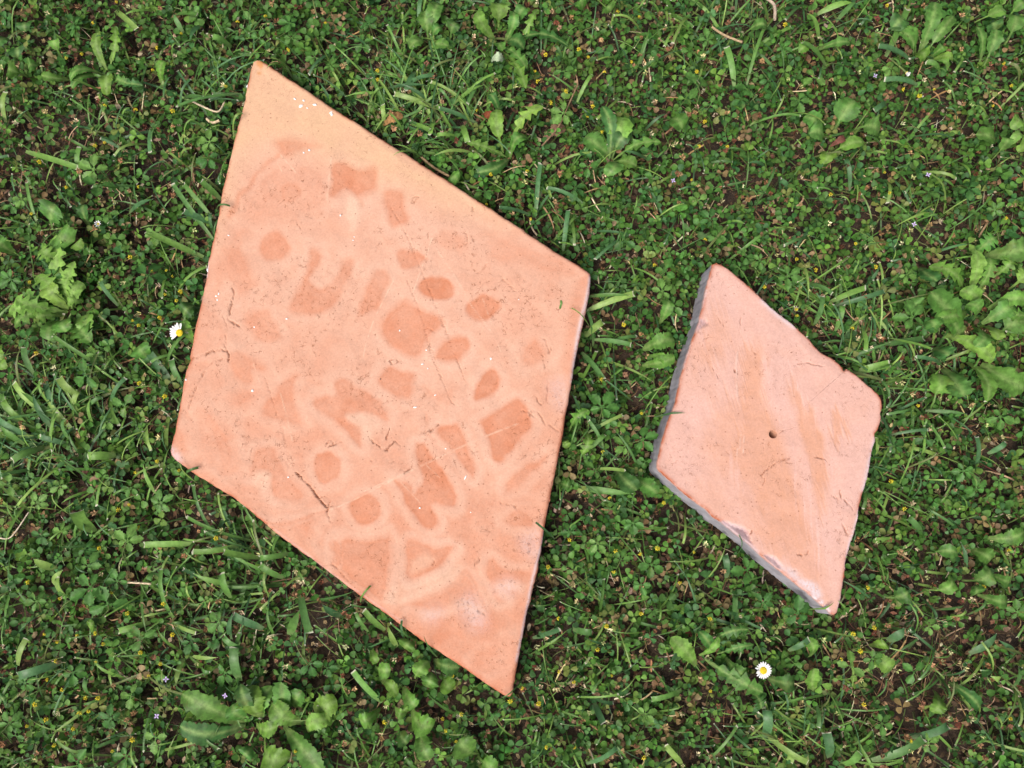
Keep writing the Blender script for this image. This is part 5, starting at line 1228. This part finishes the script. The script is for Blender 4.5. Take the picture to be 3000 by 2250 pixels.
# ---- daisies
def petal_mesh(L, w, r):
    t = np.linspace(0, 1, 6); pr = np.array([.35, .7, .95, 1., .85, .35]); V = []
    for i in range(6):
        for s in (-1, 0, 1):
            V.append((t[i] * L, s * pr[i] * w / 2, .12 * L * math.sin(t[i] * 2.6) - abs(s) * .05 * w + r.normal() * .01 * L))
    V = np.array(V)
    return mesh_of("petal", V, grid_tris(6, 3), np.broadcast_to((.80, .80, .80), V.shape), mats=(M_PETAL,))
def disc_mesh(R):
    VV = []; TT = []; CC = []; n = 0
    oct_t = np.array([(0,2,4),(2,1,4),(1,3,4),(3,0,4)])
    u = np.linspace(0, 1, 7); a = np.arange(18) / 18 * 6.283
    V = np.stack([np.outer(u, np.cos(a)) * R, np.outer(u, np.sin(a)) * R, np.outer(np.sqrt(1 - u * u * .98), np.ones(18)) * R * .55], 2).reshape(-1, 3)
    VV.append(V); TT.append(grid_wrap(7, 18)); CC.append(np.broadcast_to((.66, .52, .03), V.shape)); n = len(V)
    for i in range(75):
        rr = math.sqrt(i / 75) * .97; ph = i * 2.39996
        c = np.array([rr * math.cos(ph) * R, rr * math.sin(ph) * R, math.sqrt(1 - rr * rr * .98) * R * .55]); s = R * .085
        VV.append(np.array([(s,0,0),(-s,0,0),(0,s,0),(0,-s,0),(0,0,s*1.5)]) + c); TT.append(oct_t + n); n += 5
        CC.append(np.array([(.55,.42,.02)] * 4 + [(.85,.74,.06)]))
    return mesh_of("flower_disc", np.concatenate(VV), np.concatenate(TT), np.concatenate(CC), mats=(M_PETAL,))
def daisy(px_, py_, z, R, L, angs, lift, tilt, label, stem_dir):
    p = W([px_], [py_], z)[0]
    root = link("daisy", None, None, p); root.empty_display_size = .005; root.rotation_euler = tilt
    tag(root, label, "daisy", "daisies in the lawn")
    link("flower_disc", disc_mesh(R), root)
    for i, a in enumerate(angs):
        r = np.random.default_rng(int(px_) + i)
        o = link("petal", petal_mesh(L * r.uniform(.88, 1.06), L * .34, r), root, (math.cos(a) * R * .8, math.sin(a) * R * .8, .0002 + .0003 * (i % 2)))
        o.rotation_euler = (r.normal() * .15, -lift + r.normal() * .12, a)
    V, T = tube(np.array([(0, 0, 0), (stem_dir[0] * .3, stem_dir[1] * .3, -.006), (stem_dir[0], stem_dir[1], -z * .75)]), .0011, 6)
    link("stem", mesh_of("stem", V, T, np.broadcast_to((.14, .19, .06), V.shape), mats=(M_BROAD,)), root)
    return root
def rad(lo, hi, n): return [math.radians(v) for v in np.linspace(lo, hi, n)]
daisy(2236, 1964, .046, .0042, .0060, rad(0, 342, 20), .15, (.05, .05, 0), "open white daisy with yellow centre lying over a jagged dandelion leaf below the small tile", (.004, -.012))
daisy(526, 975, .044, .0044, .0085, rad(75, 215, 10), .1, (.15, -.2, 0), "half-petalled white daisy with yellow centre against the left edge of the large tile", (.022, .012))
daisy(288, 656, .030, .0014, .0036, rad(0, 320, 9), .6, (.2, .1, 0), "small half-open white daisy among broad crinkled leaves at the left", (.004, -.006))
daisy(2656, 213, .036, .0018, .0042, rad(0, 330, 12), 1.15, (1.0, .3, .3), "closed greenish white daisy bud near the top right corner", (-.008, .008))

# ---- loose pieces
def strip(name, label, cat, pts, width, c, mat, z, thick=None, group=None):
    q = np.array([zp(*t) for t in pts]); P = W(q[:, 0], q[:, 1], z)
    P[:, 2] += np.linspace(0, 1, len(P)) * .004
    V, T = tube(catmull(P, False, 4), width * MM / 2, 6)
    c0 = V.mean(0)
    o = link(name, mesh_of(name, V - c0, T, np.broadcast_to(c, V.shape), mats=(mat,)), None, c0)
    return tag(o, label, cat, group)
strip("twig", "thin straight brown twig slanting through the clover above the large tile", "twig", [(2,1300,945),(2,1410,820),(2,1470,690),(2,1530,560)], 5, (.22,.15,.085), M_DRY, .030)
strip("dry_stalk", "bent cream straw stalk left of the large tile's top corner", "straw", [(1,1455,660),(1,1420,725),(1,1360,715),(1,1250,665)], 6, (.52,.44,.30), M_DRY, .030)
strip("dry_stalk", "thick pale straw stalk lying near the top right", "straw", [(3,190,175),(3,270,235),(3,380,285)], 8, (.36,.27,.16), M_DRY, .028)
strip("dry_stalk", "fat dry stalk crossing the top border at the right", "straw", [(3,530,-20),(3,590,40),(3,590,140)], 10, (.42,.34,.26), M_DRY, .030)
strip("dry_stalk", "thin pale stalk at the left border", "straw", [(7,0,168),(7,80,160),(7,200,0)], 4, (.52,.45,.34), M_DRY, .034)
strip("dry_stalk", "broad curled straw piece just left of the large tile's top", "straw", [(1,1340,770),(1,1380,800),(1,1430,790)], 9, (.5,.4,.26), M_DRY, .026)
strip("dry_stalk", "straw splinter lying below the large tile's left corner", "straw", [(7,825,455),(7,990,462)], 6, (.5,.42,.28), M_DRY, .028)
strip("dry_stalk", "long brown straw against the large tile's upper right edge", "straw", [(2,520,1020),(2,600,1090),(2,700,1150)], 8, (.34,.24,.13), M_DRY, .028)
def curled(name, label, cat, a, b, w, c, z, mat=M_DRY):
    V, T, C = weed_leaf(zp(*a), zp(*b), w / ZS, 'lance', c, z, z + .012, z + .004, np.random.default_rng(5))
    c0 = V.mean(0)
    return tag(link(name, mesh_of(name, V - c0, T, C * 0 + np.array(c), mats=(mat,)), None, c0), label, cat)
curled("dry_leaf", "curled brown dry leaf beside the large tile's upper right edge", "dry leaf", (2,270,810), (2,400,750), 70, (.30,.17,.07), .024)
curled("dry_leaf", "reddish brown dead leaf above the lobed hawkbit", "dry leaf", (2,920,730), (2,980,780), 60, (.20,.06,.03), .018)
curled("pale_leaf_scrap", "whitish torn leaf scrap below the top centre rosette", "leaf scrap", (2,970,390), (2,1050,390), 70, (.34,.43,.28), .036, M_BROAD)
curled("dry_leaf", "dark brown curled leaf in the middle of the round-leaved ring", "dry leaf", (3,960,945), (3,1050,900), 50, (.13,.055,.04), .030)
curled("dry_leaf", "tan dead leaf behind the long twig", "dry leaf", (2,1310,890), (2,1450,830), 80, (.20,.12,.08), .016)
p = W([zp(5,1422,288)[0], zp(5,1420,345)[0]], [zp(5,1422,288)[1], zp(5,1420,345)[1]], ZT_BIG)
tz = max(tile_z(p[0, 0], p[0, 1]), tile_z(p[1, 0], p[1, 1])) + .0006
n = 6; t_ = np.linspace(0, 1, n)
V = []
for i in range(n):
    for s in (-1, 0, 1):
        q = p[0] * (1 - t_[i]) + p[1] * t_[i]
        V.append((q[0] + s * .0013 * (.6 if i in (0, n - 1) else 1) + .0006 * math.sin(i), q[1], tz + (0 if s else .0005) + .0004 * math.sin(i * 1.3)))
V = np.array(V); c0 = V.mean(0)
tag(link("grass_clipping", mesh_of("grass_clipping", V - c0, grid_tris(n, 3), np.broadcast_to((.10, .20, .05), V.shape), mats=(M_GRASS,)), None, c0), "short green grass clipping lying on the large tile near its right corner", "grass clipping")
# labels that still coincide: tell the things apart by their order from left to right
same = {}
for o in bpy.data.objects:
    if o.parent is None and "label" in o: same.setdefault(o["label"], []).append(o)
for lb, os_ in same.items():
    if len(os_) < 2: continue
    os_.sort(key=lambda o: o.location.x)
    names = {2: ["left one", "right one"], 3: ["left one", "middle one", "right one"]}.get(len(os_), ["leftmost"] + ["%s from left" % w for w in ("second", "third", "fourth", "fifth", "sixth", "seventh")])
    for o, w in zip(os_, names): o["label"] = lb + ", " + w
print("tris", sum(len(m.polygons) for m in bpy.data.meshes))
